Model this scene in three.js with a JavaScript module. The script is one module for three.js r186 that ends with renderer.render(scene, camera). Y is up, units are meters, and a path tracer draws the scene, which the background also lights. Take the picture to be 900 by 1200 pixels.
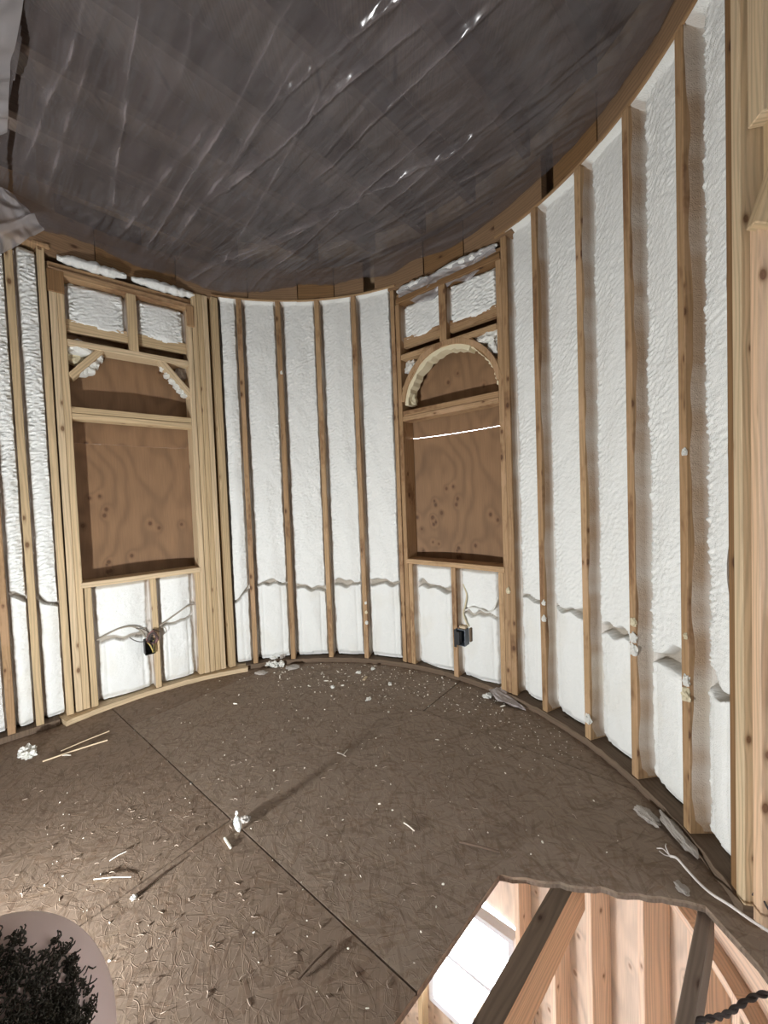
import * as THREE from 'three';
import { mergeGeometries } from 'three/addons/utils/BufferGeometryUtils.js';
import { MarchingCubes } from 'three/addons/objects/MarchingCubes.js';
import { RectAreaLightUniformsLib } from 'three/addons/lights/RectAreaLightUniformsLib.js';
import { RoundedBoxGeometry } from 'three/addons/geometries/RoundedBoxGeometry.js';
import { Brush, Evaluator, SUBTRACTION, INTERSECTION } from 'three-bvh-csg';
import { createNoise2D, createNoise3D } from 'simplex-noise';

// ------------------------------------------------------------------ camera, sky, lights, exposure
const scene = new THREE.Scene();
const renderer = new THREE.WebGLRenderer({ antialias: true });
renderer.toneMapping = THREE.LinearToneMapping;
renderer.toneMappingExposure = 0.66;
renderer.shadowMap.enabled = true;
const camera = new THREE.PerspectiveCamera(2 * Math.atan(600 / 456.6) * 180 / Math.PI, 900 / 1200, 0.03, 60);
camera.position.set(0.6246, 1.38, 1.538);
camera.rotation.order = 'YXZ';
camera.rotation.set(-0.033963, 0, -0.037393);
scene.add(camera);
const SKY = new THREE.Color().setRGB(25, 25.5, 27);       // overcast daylight outside
scene.background = SKY;
RectAreaLightUniformsLib.init();
const LAMP_POS = new THREE.Vector3(-0.86, 0.175, 0.97);    // portable work light standing on the subfloor
const LAMP_AIM = new THREE.Vector3(0.45, 1.45, -1.0);
const LAMP_W = 0.10, LAMP_H = 0.075;
const lampLight = new THREE.RectAreaLight(new THREE.Color().setRGB(0.975, 0.995, 1.0), 4900, LAMP_W, LAMP_H);
scene.add(lampLight);

// ------------------------------------------------------------------ helpers
function mulberry(a) { return () => { a |= 0; a = a + 0x6D2B79F5 | 0; let t = Math.imul(a ^ a >>> 15, 1 | a); t = t + Math.imul(t ^ t >>> 7, 61 | t) ^ t; return ((t ^ t >>> 14) >>> 0) / 4294967296; }; }
const rnd = mulberry(1234567);
const n2 = createNoise2D(mulberry(11)), n3 = createNoise3D(mulberry(22));
const fbm2 = (x, y, o = 4) => { let s = 0, a = 0.5; for (let i = 0; i < o; i++) { s += a * n2(x, y); x = x * 2.03 + 7.1; y = y * 2.03 - 3.3; a *= 0.5; } return s; };
const rr = (a, b, r = rnd) => a + (b - a) * r();
const clamp = (x, a = 0, b = 1) => Math.min(b, Math.max(a, x));
const smooth = (a, b, x) => { const t = clamp((x - a) / (b - a)); return t * t * (3 - 2 * t); };
const lerp = (a, b, t) => a + (b - a) * t;
const D2R = Math.PI / 180;
const R = 1.764, DEPTH = 0.14;           // radius of the stud faces, depth of the stud wall
const TOP = 3.05;                        // underside of the top plate
const P = (deg, r = R, y = 0) => new THREE.Vector3(r * Math.sin(deg * D2R), y, -r * Math.cos(deg * D2R));
const V = (x, y, z) => new THREE.Vector3(x, y, z);
const used = {};
function numbered(n) { used[n] = (used[n] ?? -1) + 1; return used[n] ? `${n}_${String(used[n]).padStart(3, '0')}` : n; }
function shade(m) { m.castShadow = true; m.receiveShadow = true; return m; }
function part(name, geo, mat, parent, pos, rot) {
  const m = shade(new THREE.Mesh(geo, mat)); m.name = parent === scene ? numbered(name) : name;
  if (pos) m.position.copy(pos); if (rot) m.rotation.set(...rot);
  parent.add(m); return m;
}
function tag(o, label, category, group) { o.userData.label = label; o.userData.category = category; if (group) o.userData.group = group; return o; }
function thing(name, label, category, pos, group) { const g = new THREE.Group(); g.name = numbered(name); if (pos) g.position.copy(pos); scene.add(g); return tag(g, label, category, group); }
function structure(name, parent = scene) { const g = new THREE.Group(); g.name = name; g.userData.kind = 'structure'; parent.add(g); return g; }
const RGB = (r, g, b) => new THREE.Color().setRGB(r, g, b);

// chamfered board, centred, grain along y, uv in metres
const boardCache = {};
function board(w, h, d, variant = 0, c = 0.003) {
  const key = [w, h, d, variant, c].map(v => v.toFixed(4)).join();
  if (boardCache[key]) return boardCache[key];
  const pos = [], nor = [], uv = [];
  const H = [w / 2, h / 2, d / 2]; c = Math.min(c, w / 4, h / 4, d / 4);
  const vr = mulberry(Math.floor(variant * 977 + 13)); const ou = vr() * 3, ov = vr() * 3;
  const pt = (s, ax) => s.map((q, i) => q * (i === ax ? H[i] : H[i] - c));
  const tri = (a, b, cc) => {
    const A = V(...a), B = V(...b), C = V(...cc); const n = B.clone().sub(A).cross(C.clone().sub(A)).normalize();
    const m = A.clone().add(B).add(C); if (n.dot(m) < 0) { n.negate(); [b, cc] = [cc, b]; }
    const ab = [Math.abs(n.x), Math.abs(n.y), Math.abs(n.z)]; const k = ab.indexOf(Math.max(...ab));
    for (const q of [a, b, cc]) {
      pos.push(...q); nor.push(n.x, n.y, n.z);
      if (k === 0) uv.push(q[2] + ou + 0.31, q[1] + ov); else if (k === 2) uv.push(q[0] + ou, q[1] + ov); else uv.push(q[0] + ou, q[2] * 0.2 + ov);
    }
  };
  const quad = (a, b, cc, dd) => { tri(a, b, cc); tri(a, cc, dd); };
  for (let ax = 0; ax < 3; ax++) for (const s of [-1, 1]) {
    const u = (ax + 1) % 3, v = (ax + 2) % 3;
    const mk = (x, y) => { const q = [0, 0, 0]; q[ax] = s; q[u] = x; q[v] = y; return pt(q, ax); };
    quad(mk(-1, -1), mk(1, -1), mk(1, 1), mk(-1, 1));
  }
  for (let ax = 0; ax < 3; ax++) { const u = (ax + 1) % 3, v = (ax + 2) % 3;
    for (const su of [-1, 1]) for (const sv of [-1, 1]) {
      const mk = (x, f) => { const q = [0, 0, 0]; q[ax] = x; q[u] = su; q[v] = sv; return pt(q, f).map((z, i) => i === ax ? x * (H[i] - c) : z); };
      quad(mk(-1, u), mk(1, u), mk(1, v), mk(-1, v));
    } }
  for (const a of [-1, 1]) for (const b of [-1, 1]) for (const e of [-1, 1]) tri(pt([a, b, e], 0), pt([a, b, e], 1), pt([a, b, e], 2));
  const g = new THREE.BufferGeometry();
  g.setAttribute('position', new THREE.Float32BufferAttribute(pos, 3)); g.setAttribute('normal', new THREE.Float32BufferAttribute(nor, 3)); g.setAttribute('uv', new THREE.Float32BufferAttribute(uv, 2));
  return boardCache[key] = g;
}
function tube(pts, r, seg = 40, rad = 7, closed = false) { return new THREE.TubeGeometry(new THREE.CatmullRomCurve3(pts.map(p => Array.isArray(p) ? V(...p) : p), closed, 'centripetal'), seg, r, rad, closed); }
function gridGeo(nu, nv, fn) {           // fn(i, j) -> {p:[x,y,z], uv:[u,v], c:[r,g,b]}
  const pos = [], uv = [], col = [], idx = []; let has = false;
  for (let j = 0; j <= nv; j++) for (let i = 0; i <= nu; i++) { const q = fn(i, j); pos.push(...q.p); uv.push(...(q.uv || [0, 0])); if (q.c) { has = true; col.push(...q.c); } }
  for (let j = 0; j < nv; j++) for (let i = 0; i < nu; i++) { const a = j * (nu + 1) + i, b = a + 1, c = a + nu + 1, d = c + 1; idx.push(a, b, d, a, d, c); }
  const g = new THREE.BufferGeometry(); g.setAttribute('position', new THREE.Float32BufferAttribute(pos, 3)); g.setAttribute('uv', new THREE.Float32BufferAttribute(uv, 2));
  if (has) g.setAttribute('color', new THREE.Float32BufferAttribute(col, 3)); g.setIndex(idx); g.computeVertexNormals(); return g;
}
function lump(rx, ry, rz, seed, amp = 0.35, det = 3, freq = 1.4) {   // irregular torn lump standing on y = 0
  const g = new THREE.IcosahedronGeometry(1, det); const p = g.attributes.position; const o = seed * 13.7;
  for (let i = 0; i < p.count; i++) {
    const v = V(p.getX(i), p.getY(i), p.getZ(i)); const k = 1 + amp * (n3(v.x * freq + o, v.y * freq, v.z * freq) + 0.5 * n3(v.x * freq * 2.7, v.y * freq * 2.7 + o, v.z * freq * 2.7));
    p.setXYZ(i, v.x * rx * k, Math.max(v.y * ry * k, -ry * 0.55) + ry * 0.55, v.z * rz * k);
  }
  g.computeVertexNormals(); return g;
}

// ------------------------------------------------------------------ textures
const perm = (() => { const r = mulberry(99), a = [...Array(256).keys()]; for (let i = 255; i > 0; i--) { const j = Math.floor(r() * (i + 1)); [a[i], a[j]] = [a[j], a[i]]; } return a; })();
const GX = [1, -1, 0.7, -0.7, 0, 0, 0.7, -0.7], GY = [0, 0, 0.7, 0.7, 1, -1, -0.7, -0.7];
function pn(x, y, px, py, s = 0) {       // periodic gradient noise
  const xi = Math.floor(x), yi = Math.floor(y), fx = x - xi, fy = y - yi; const u = fx * fx * fx * (fx * (fx * 6 - 15) + 10), v = fy * fy * fy * (fy * (fy * 6 - 15) + 10);
  const h = (a, b) => perm[(perm[((a % px + px) % px + s) & 255] + ((b % py + py) % py)) & 255] & 7;
  const d = (a, b, p, q) => { const k = h(a, b); return GX[k] * p + GY[k] * q; };
  return lerp(lerp(d(xi, yi, fx, fy), d(xi + 1, yi, fx - 1, fy), u), lerp(d(xi, yi + 1, fx, fy - 1), d(xi + 1, yi + 1, fx - 1, fy - 1), u), v);
}
function dataTex(w, h, fn, srgb, sx, sy) {   // sx, sy: size of one tile in metres
  const a = new Uint8Array(w * h * 4);
  for (let j = 0; j < h; j++) for (let i = 0; i < w; i++) { const c = fn(i / w, j / h), k = (j * w + i) * 4; for (let q = 0; q < 3; q++) a[k + q] = clamp((Array.isArray(c) ? c[q] : c), 0, 1) * 255; a[k + 3] = 255; }
  const t = new THREE.DataTexture(a, w, h); t.wrapS = t.wrapT = THREE.RepeatWrapping; t.magFilter = t.minFilter = THREE.LinearFilter; if (srgb) t.colorSpace = THREE.SRGBColorSpace; t.repeat.set(1 / sx, 1 / sy); t.needsUpdate = true; return t;
}
// pine: straight grain along v, a few knots
const knots = []; { const r = mulberry(5); for (let i = 0; i < 7; i++) knots.push([r(), r(), 0.003 + r() * 0.006, r()]); }
function pine(u, v, W = 0.4, H = 1.6) {
  let x = u * W, y = v * H, dark = 0, bend = 0;
  for (const [ku, kv, kr] of knots) {
    let dx = u - ku, dy = v - kv; dx -= Math.round(dx); dy -= Math.round(dy); dx *= W; dy *= H;
    const d = Math.hypot(dx, dy * 0.55); bend += Math.sign(dx || 1) * 0.010 * Math.exp(-((dx / 0.02) ** 2) - ((dy / 0.05) ** 2));
    if (d < kr) dark = Math.max(dark, 0.62 + 0.12 * pn(u * 160, v * 400, 160, 400, 3)); else dark = Math.max(dark, 0.5 * Math.exp(-(d - kr) / 0.004));
  }
  const g = pn((x - bend) / W * 40, v * 3, 40, 3, 3) * 0.6 + pn((x - bend) / W * 90, v * 5, 90, 5, 8) * 0.5 + pn(u * 200, v * 14, 200, 14, 12) * 0.25;
  const ring = 0.5 + 0.5 * Math.sin(((x - bend) / W * 44 + pn(u * 8, v * 3, 8, 3, 4) * 3) * 2 * Math.PI / 2);
  const t = 0.92 + 0.10 * g - 0.09 * ring * ring; const k = 1 - dark;
  return [t * lerp(0.36, 1, k), t * lerp(0.22, 0.985, k), t * lerp(0.12, 0.955, k)];
}
const pineMap = dataTex(512, 2048, (u, v) => pine(u, v), true, 0.4, 1.6);
// the same timber stained by drifting overspray
const sprayMap = dataTex(512, 2048, (u, v) => { const c = pine(u, v); const a = smooth(0.05, 0.45, pn(u * 4, v * 7, 4, 7, 31) + 0.5 * pn(u * 12, v * 24, 12, 24, 33) + 0.25 * pn(u * 40, v * 90, 40, 90, 35)) * 0.55, b = smooth(0.1, 0.5, pn(u * 3, v * 5, 3, 5, 41) + 0.3 * pn(u * 18, v * 40, 18, 40, 43)) * 0.45; return [lerp(c[0] * (1 - b * 0.5), 0.98, a), lerp(c[1] * (1 - b * 0.62), 0.97, a), lerp(c[2] * (1 - b * 0.7), 1.0, a)]; }, true, 0.4, 1.6);
const pineBump = dataTex(256, 1024, (u, v) => 0.5 + 0.5 * (pn(u * 60, v * 6, 60, 6, 3) + 0.5 * pn(u * 120, v * 30, 120, 30, 9)), false, 0.4, 1.6);
// rotary-cut plywood: wandering bands and clusters of small knots
const pk = []; { const r = mulberry(71); for (let i = 0; i < 34; i++) { const c = Math.floor(r() * 5); pk.push([0.15 + 0.19 * c + (r() - 0.5) * 0.28, 0.2 + 0.6 * ((c * 0.37) % 1) + (r() - 0.5) * 0.3, 0.006 + r() * 0.010]); } }
const plyMap = dataTex(1024, 1024, (u, v) => {
  let dark = 0; let w = pn(u * 3, v * 2, 3, 2, 5) * 1.3 + pn(u * 7, v * 4, 7, 4, 6) * 0.45;
  for (const [a, b, r] of pk) { let dx = u - a, dy = v - b; dx -= Math.round(dx); dy -= Math.round(dy); const d = Math.hypot(dx, dy * 0.8) * 1.2; dark = Math.max(dark, d < r * 0.7 ? 0.6 : 0.55 * Math.exp(-(d - r * 0.7) / 0.005)); w += 0.3 * Math.exp(-((d / 0.03) ** 2)); }
  const b = 0.5 + 0.5 * Math.sin((w * 2.6 + u * 3) * Math.PI * 2); const f = pn(u * 160, v * 10, 160, 10, 2) * 0.5 + pn(u * 20, v * 6, 20, 6, 1) * 0.5;
  const t = 0.88 + 0.10 * f - 0.075 * b * b + 0.06 * pn(u * 2, v * 5, 2, 5, 9); const k = 1 - dark * 0.8;
  return [t * lerp(0.38, 1, k), t * lerp(0.25, 0.97, k), t * lerp(0.16, 0.92, k)];
}, true, 1.2, 1.2);
// sprayed foam, fine skin
const foamBump = dataTex(1024, 1024, (u, v) => { const a = pn(u * 48, v * 56, 48, 56, 1), b = pn(u * 110, v * 120, 110, 120, 4), c = pn(u * 20, v * 22, 20, 22, 7); return 0.5 + 0.40 * Math.abs(a) * 1.2 - 0.2 + 0.16 * b + 0.3 * c; }, false, 0.4, 0.4);
// oriented-strand subfloor, worn and dusty
function osb() {
  const S = 2048, cv = document.createElement('canvas'), bv = document.createElement('canvas'); cv.width = cv.height = bv.width = bv.height = S; const c = cv.getContext('2d'), b = bv.getContext('2d');
  c.fillStyle = 'rgb(204,196,186)'; c.fillRect(0, 0, S, S); b.fillStyle = 'rgb(110,110,110)'; b.fillRect(0, 0, S, S);
  const r = mulberry(404), px = S / 1.3;
  for (let i = 0; i < 5200; i++) {
    const x = r() * S, y = r() * S, L = (0.03 + r() * 0.085) * px, w = (0.003 + r() * 0.014) * px, a = (r() - 0.5) * 2.4 + (r() < 0.25 ? 1.5 : 0), t = r(), k = 0.05 + 0.17 * r();
    const col = t < 0.36 ? `rgba(120,102,86,${k})` : t < 0.75 ? `rgba(238,228,212,${k * 0.8})` : `rgba(150,124,98,${k})`; const g = Math.floor(60 + r() * 120);
    for (const ox of [-S, 0, S]) for (const oy of [-S, 0, S]) {
      if (x + ox < -200 || x + ox > S + 200 || y + oy < -200 || y + oy > S + 200) continue;
      for (const [q, f] of [[c, col], [b, `rgba(${g},${g},${g},0.5)`]]) { q.save(); q.translate(x + ox, y + oy); q.rotate(a); q.fillStyle = f; q.beginPath(); q.moveTo(-L / 2, 0); q.quadraticCurveTo(-L / 4, -w / 2, L / 3, -w / 2); q.lineTo(L / 2, 0); q.lineTo(L / 3, w / 2); q.lineTo(-L / 3, w / 2); q.fill();
        if (q === c && t < 0.2) { q.strokeStyle = `rgba(80,66,54,${k * 0.9})`; q.lineWidth = 1.5; q.beginPath(); q.moveTo(-L / 2, w / 2); q.quadraticCurveTo(0, w * 0.8, L / 2, w / 3); q.stroke(); } q.restore(); }
    }
  }
  for (let i = 0; i < 2600; i++) {         // lifted fibres
    const x = r() * S, y = r() * S, L = (0.008 + r() * 0.05) * px, a = r() * 6.28, k = 0.15 + 0.5 * r(), bend = (r() - 0.5) * L * 0.6;
    for (const [q, f] of [[c, r() < 0.55 ? `rgba(96,80,66,${k * 0.4})` : `rgba(240,232,220,${k * 0.4})`], [b, `rgba(240,240,240,${k})`]]) { q.save(); q.translate(x, y); q.rotate(a); q.strokeStyle = f; q.lineWidth = 1 + r() * 2.2; q.beginPath(); q.moveTo(-L / 2, 0); q.quadraticCurveTo(0, bend, L / 2, 0); q.stroke(); q.restore(); }
  }
  const mk = (v, s) => { const t = new THREE.CanvasTexture(v); t.wrapS = t.wrapT = THREE.RepeatWrapping; t.repeat.set(1 / 1.3, 1 / 1.3); if (s) t.colorSpace = THREE.SRGBColorSpace; return t; };
  return [mk(cv, true), mk(bv, false)];
}
const [osbMap, osbBump] = osb();

// ------------------------------------------------------------------ materials
const std = (o) => new THREE.MeshStandardMaterial({ roughness: 0.8, side: THREE.DoubleSide, ...o });
const wood = (r, g, b, o = {}) => std({ color: RGB(r, g, b), map: pineMap, bumpMap: pineBump, bumpScale: 0.0006, roughness: 0.75, ...o });
const M = {
  pale: [wood(0.74, 0.57, 0.36), wood(0.68, 0.52, 0.32), wood(0.78, 0.62, 0.42)],
  amber: [wood(0.52, 0.34, 0.19, { map: sprayMap }), wood(0.47, 0.30, 0.16, { map: sprayMap }), wood(0.58, 0.39, 0.22, { map: sprayMap })],
  brown: wood(0.30, 0.17, 0.075), rim: wood(0.34, 0.215, 0.125), dusty: wood(0.20, 0.145, 0.105, { roughness: 0.95 }),
  pine: wood(0.92, 0.67, 0.47, { roughness: 0.6 }), pinkish: wood(0.95, 0.72, 0.56), joist: wood(0.86, 0.50, 0.29), ceilJoist: wood(0.13, 0.085, 0.065), drywall: std({ color: RGB(0.72, 0.70, 0.67), roughness: 0.9 }), dark: wood(0.26, 0.2, 0.16),
  ply: std({ color: RGB(0.36, 0.22, 0.125), map: plyMap, roughness: 0.7 }), plyPink: std({ color: RGB(0.94, 0.80, 0.70), map: plyMap, roughness: 0.8 }), plyWall: std({ color: RGB(0.5, 0.38, 0.26), map: plyMap, roughness: 0.85 }),
  foam: std({ color: RGB(1, 1, 1), vertexColors: true, bumpMap: foamBump, bumpScale: 0.0034, roughness: 0.66 }),
  foamPlain: std({ color: RGB(0.84, 0.84, 0.79), bumpMap: foamBump, bumpScale: 0.002, roughness: 0.65 }),
  foamCream: std({ color: RGB(0.76, 0.68, 0.48), bumpMap: foamBump, bumpScale: 0.002, roughness: 0.7 }),
  foamGrey: std({ color: RGB(0.50, 0.46, 0.42), bumpMap: foamBump, bumpScale: 0.002, roughness: 0.8 }),
  floor: [std({ color: RGB(0.42, 0.345, 0.285), map: osbMap, bumpMap: osbBump, bumpScale: 0.0026, roughness: 0.78 }), std({ color: RGB(0.39, 0.31, 0.25), map: osbMap, bumpMap: osbBump, bumpScale: 0.0026, roughness: 0.8 }), std({ color: RGB(0.46, 0.385, 0.325), map: osbMap, bumpMap: osbBump, bumpScale: 0.0026, roughness: 0.76 })],
  crumb: std({ color: RGB(0.84, 0.80, 0.70), roughness: 0.85 }), sliver: std({ color: RGB(0.66, 0.53, 0.36), roughness: 0.8 }), bark: std({ color: RGB(0.15, 0.10, 0.07), roughness: 0.9 }),
  film: new THREE.MeshPhysicalMaterial({ color: RGB(0.235, 0.208, 0.214), vertexColors: true, roughness: 0.17, transparent: true, opacity: 1, side: THREE.DoubleSide, specularIntensity: 1, depthWrite: false }),
  filmPale: new THREE.MeshPhysicalMaterial({ color: RGB(0.42, 0.40, 0.41), roughness: 0.28, transparent: true, opacity: 0.55, side: THREE.DoubleSide, depthWrite: false }),
  black: std({ color: RGB(0.012, 0.012, 0.014), roughness: 0.5 }), greyBox: std({ color: RGB(0.16, 0.19, 0.23), roughness: 0.45 }), yellow: std({ color: RGB(0.62, 0.50, 0.16), roughness: 0.6 }),
  cableGrey: std({ color: RGB(0.34, 0.30, 0.24), roughness: 0.7 }), wirePink: std({ color: RGB(0.20, 0.10, 0.09), roughness: 0.6 }), wireDark: std({ color: RGB(0.06, 0.045, 0.04), roughness: 0.6 }), wireWhite: std({ color: RGB(0.78, 0.74, 0.70), roughness: 0.45 }), copper: std({ color: RGB(0.5, 0.26, 0.14), metalness: 0.6, roughness: 0.4 }),
  paper: std({ color: RGB(0.52, 0.48, 0.48), roughness: 0.75 }), white: std({ color: RGB(0.86, 0.86, 0.84), roughness: 0.5 }),
  glass: new THREE.MeshPhysicalMaterial({ color: 0xffffff, transmission: 1, thickness: 0, roughness: 0.02, side: THREE.DoubleSide }), vinyl: std({ color: RGB(0.7, 0.7, 0.72), roughness: 0.4 }), snow: std({ color: RGB(0.85, 0.86, 0.88), roughness: 0.9 }),
};
const pick = (a, i) => a[((i % a.length) + a.length) % a.length];

// ------------------------------------------------------------------ floor: sheets of subfloor with an opening to the storey below
const ev = new Evaluator(); ev.useGroups = false; ev.attributes = ['position', 'normal', 'uv'];
function flatPrism(pts, y0, y1) {        // pts [[x, z], ...] -> prism, uv in metres
  const s = new THREE.Shape(pts.map(([x, z]) => new THREE.Vector2(x, -z))); const g = new THREE.ExtrudeGeometry(s, { depth: y1 - y0, bevelEnabled: false });
  g.rotateX(-Math.PI / 2); g.translate(0, y0, 0); return g.index ? g.toNonIndexed() : g;
}
const LW = { A: V(-1.471, 0, -0.974), d: V(-0.722, 0, 0.692) };           // line of the straight left wall
const roomOutline = []; for (let a = -57; a <= 100; a += 2) { const p = P(a, R + 0.12); roomOutline.push([p.x, p.z]); }
roomOutline.push([3.1, 0.33], [3.1, 2.7], [-2.7, 2.7], [-2.7, 0.1]);
const holeTop = [[0.994, 0.168]]; { const r = mulberry(8); for (let i = 1; i < 26; i++) { const t = i / 26; holeTop.push([lerp(0.994, 1.584, t) + (r() - 0.5) * 0.012, lerp(0.168, 0.28, t) + 0.006 * n2(t * 7, 3) + 0.004 * (r() - 0.5) - (Math.abs(t - 0.6) < 0.05 ? 0.012 : 0)]); } holeTop.push([1.584, 0.28]); }
const hole = [[0.60, 0.56], [0.662, 0.50], ...holeTop, [1.635, 0.30], [1.655, 0.46], [1.64, 0.62], [1.6, 0.8], [0.60, 0.8]];
const floor = structure('floor');
{
  const room = new Brush(flatPrism(roomOutline, -0.5, 0.5)), cut = new Brush(flatPrism(hole, -0.6, 0.6)); room.updateMatrixWorld(); cut.updateMatrixWorld();
  const base = ev.evaluate(ev.evaluate(new Brush(flatPrism([[-3, -2.2], [3.2, -2.2], [3.2, 2.8], [-3, 2.8]], -0.024, -0.010)), room, INTERSECTION), cut, SUBTRACTION);
  part('subfloor_underlay', base.geometry, M.dark, floor);
  const e1 = [0.775, 0.632], nn = [0.632, -0.775]; const at = (a, b) => [e1[0] * a + nn[0] * b, e1[1] * a + nn[1] * b];
  const rows = [[-2.402, -1.186, [-3.6, -1.3, 1.14, 3.5]], [-1.183, 0.034, [-2.6, -0.157, -0.152, 2.283, 2.288, 4]], [0.038, 1.252, [-3.2, -1.37, -1.366, 1.9, 1.904, 3.2]], [1.255, 2.5, [-2.4, 0.05, 0.055, 2.5]]];
  let k = 0;
  for (const [b0, b1, cuts] of rows) for (let i = 0; i + 1 < cuts.length; i++) {
    const [a0, a1] = [cuts[i], cuts[i + 1]]; if (a1 - a0 < 0.02) continue;
    const g = flatPrism([at(a0 + 0.001, b0 + 0.001), at(a1 - 0.001, b0 + 0.001), at(a1 - 0.001, b1 - 0.001), at(a0 + 0.001, b1 - 0.001)].reverse(), -0.0102, 0);
    const q = g.attributes.uv, p = g.attributes.position; for (let j = 0; j < q.count; j++) { const x = p.getX(j), z = p.getZ(j); q.setXY(j, x * e1[0] + z * e1[1] + k * 0.37, x * nn[0] + z * nn[1] + k * 0.53); }
    const br = new Brush(g); br.updateMatrixWorld();
    let m = ev.evaluate(br, room, INTERSECTION); m.updateMatrixWorld(); m = ev.evaluate(m, cut, SUBTRACTION);
    if (m.geometry.attributes.position.count > 6) part('subfloor_sheet', m.geometry, pick(M.floor, [0, 2, 0, 1, 1, 0, 1, 2][k % 8]), floor);
    k++;
  }
  // joists below, running across the long seams
  const jd = V(-0.717, 0, 0.697), jn = V(0.697, 0, 0.717);
  for (const [o, m, w, lo, hi] of [[0.985, M.joist, 0.06, -0.86, 0.32], [1.352, M.dark, 0.036, -1.03, 0.02], [0.575, M.joist, 0.045, -0.9, 0.9], [0.17, M.joist, 0.045, -1.0, 1.4]]) {
    const c = jn.clone().multiplyScalar(o); const g = part('joist', board(w, hi - lo, 0.16, o * 10), m, floor);
    if (o > 0.9 && o < 1) { const q = part('dust_layer', board(w, hi - lo, 0.004, 5), M.dusty, floor); q.quaternion.setFromRotationMatrix(new THREE.Matrix4().makeBasis(jn.clone(), jd.clone(), jn.clone().cross(jd))); q.position.copy(c.clone().addScaledVector(jd, (lo + hi) / 2)).setY(-0.0255); }
    // length along y is laid flat: y axis -> jd
    const mid = c.clone().addScaledVector(jd, (lo + hi) / 2); mid.y = -0.108;
    g.matrixAutoUpdate = true; g.quaternion.setFromRotationMatrix(new THREE.Matrix4().makeBasis(jn.clone(), jd.clone(), jn.clone().cross(jd))); g.position.copy(mid);
  }
}

// ------------------------------------------------------------------ walls: studs, foam, sheathing
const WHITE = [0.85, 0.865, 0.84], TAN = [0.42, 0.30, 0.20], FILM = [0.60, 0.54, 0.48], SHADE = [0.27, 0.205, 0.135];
const mix3 = (a, b, t) => [lerp(a[0], b[0], t), lerp(a[1], b[1], t), lerp(a[2], b[2], t)];
const EDGE = [0, 0.0012, 0.0026, 0.0045, 0.008, 0.013, 0.019, 0.026, 0.034, 0.042, 0.050, 0.060, 0.070];
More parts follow.
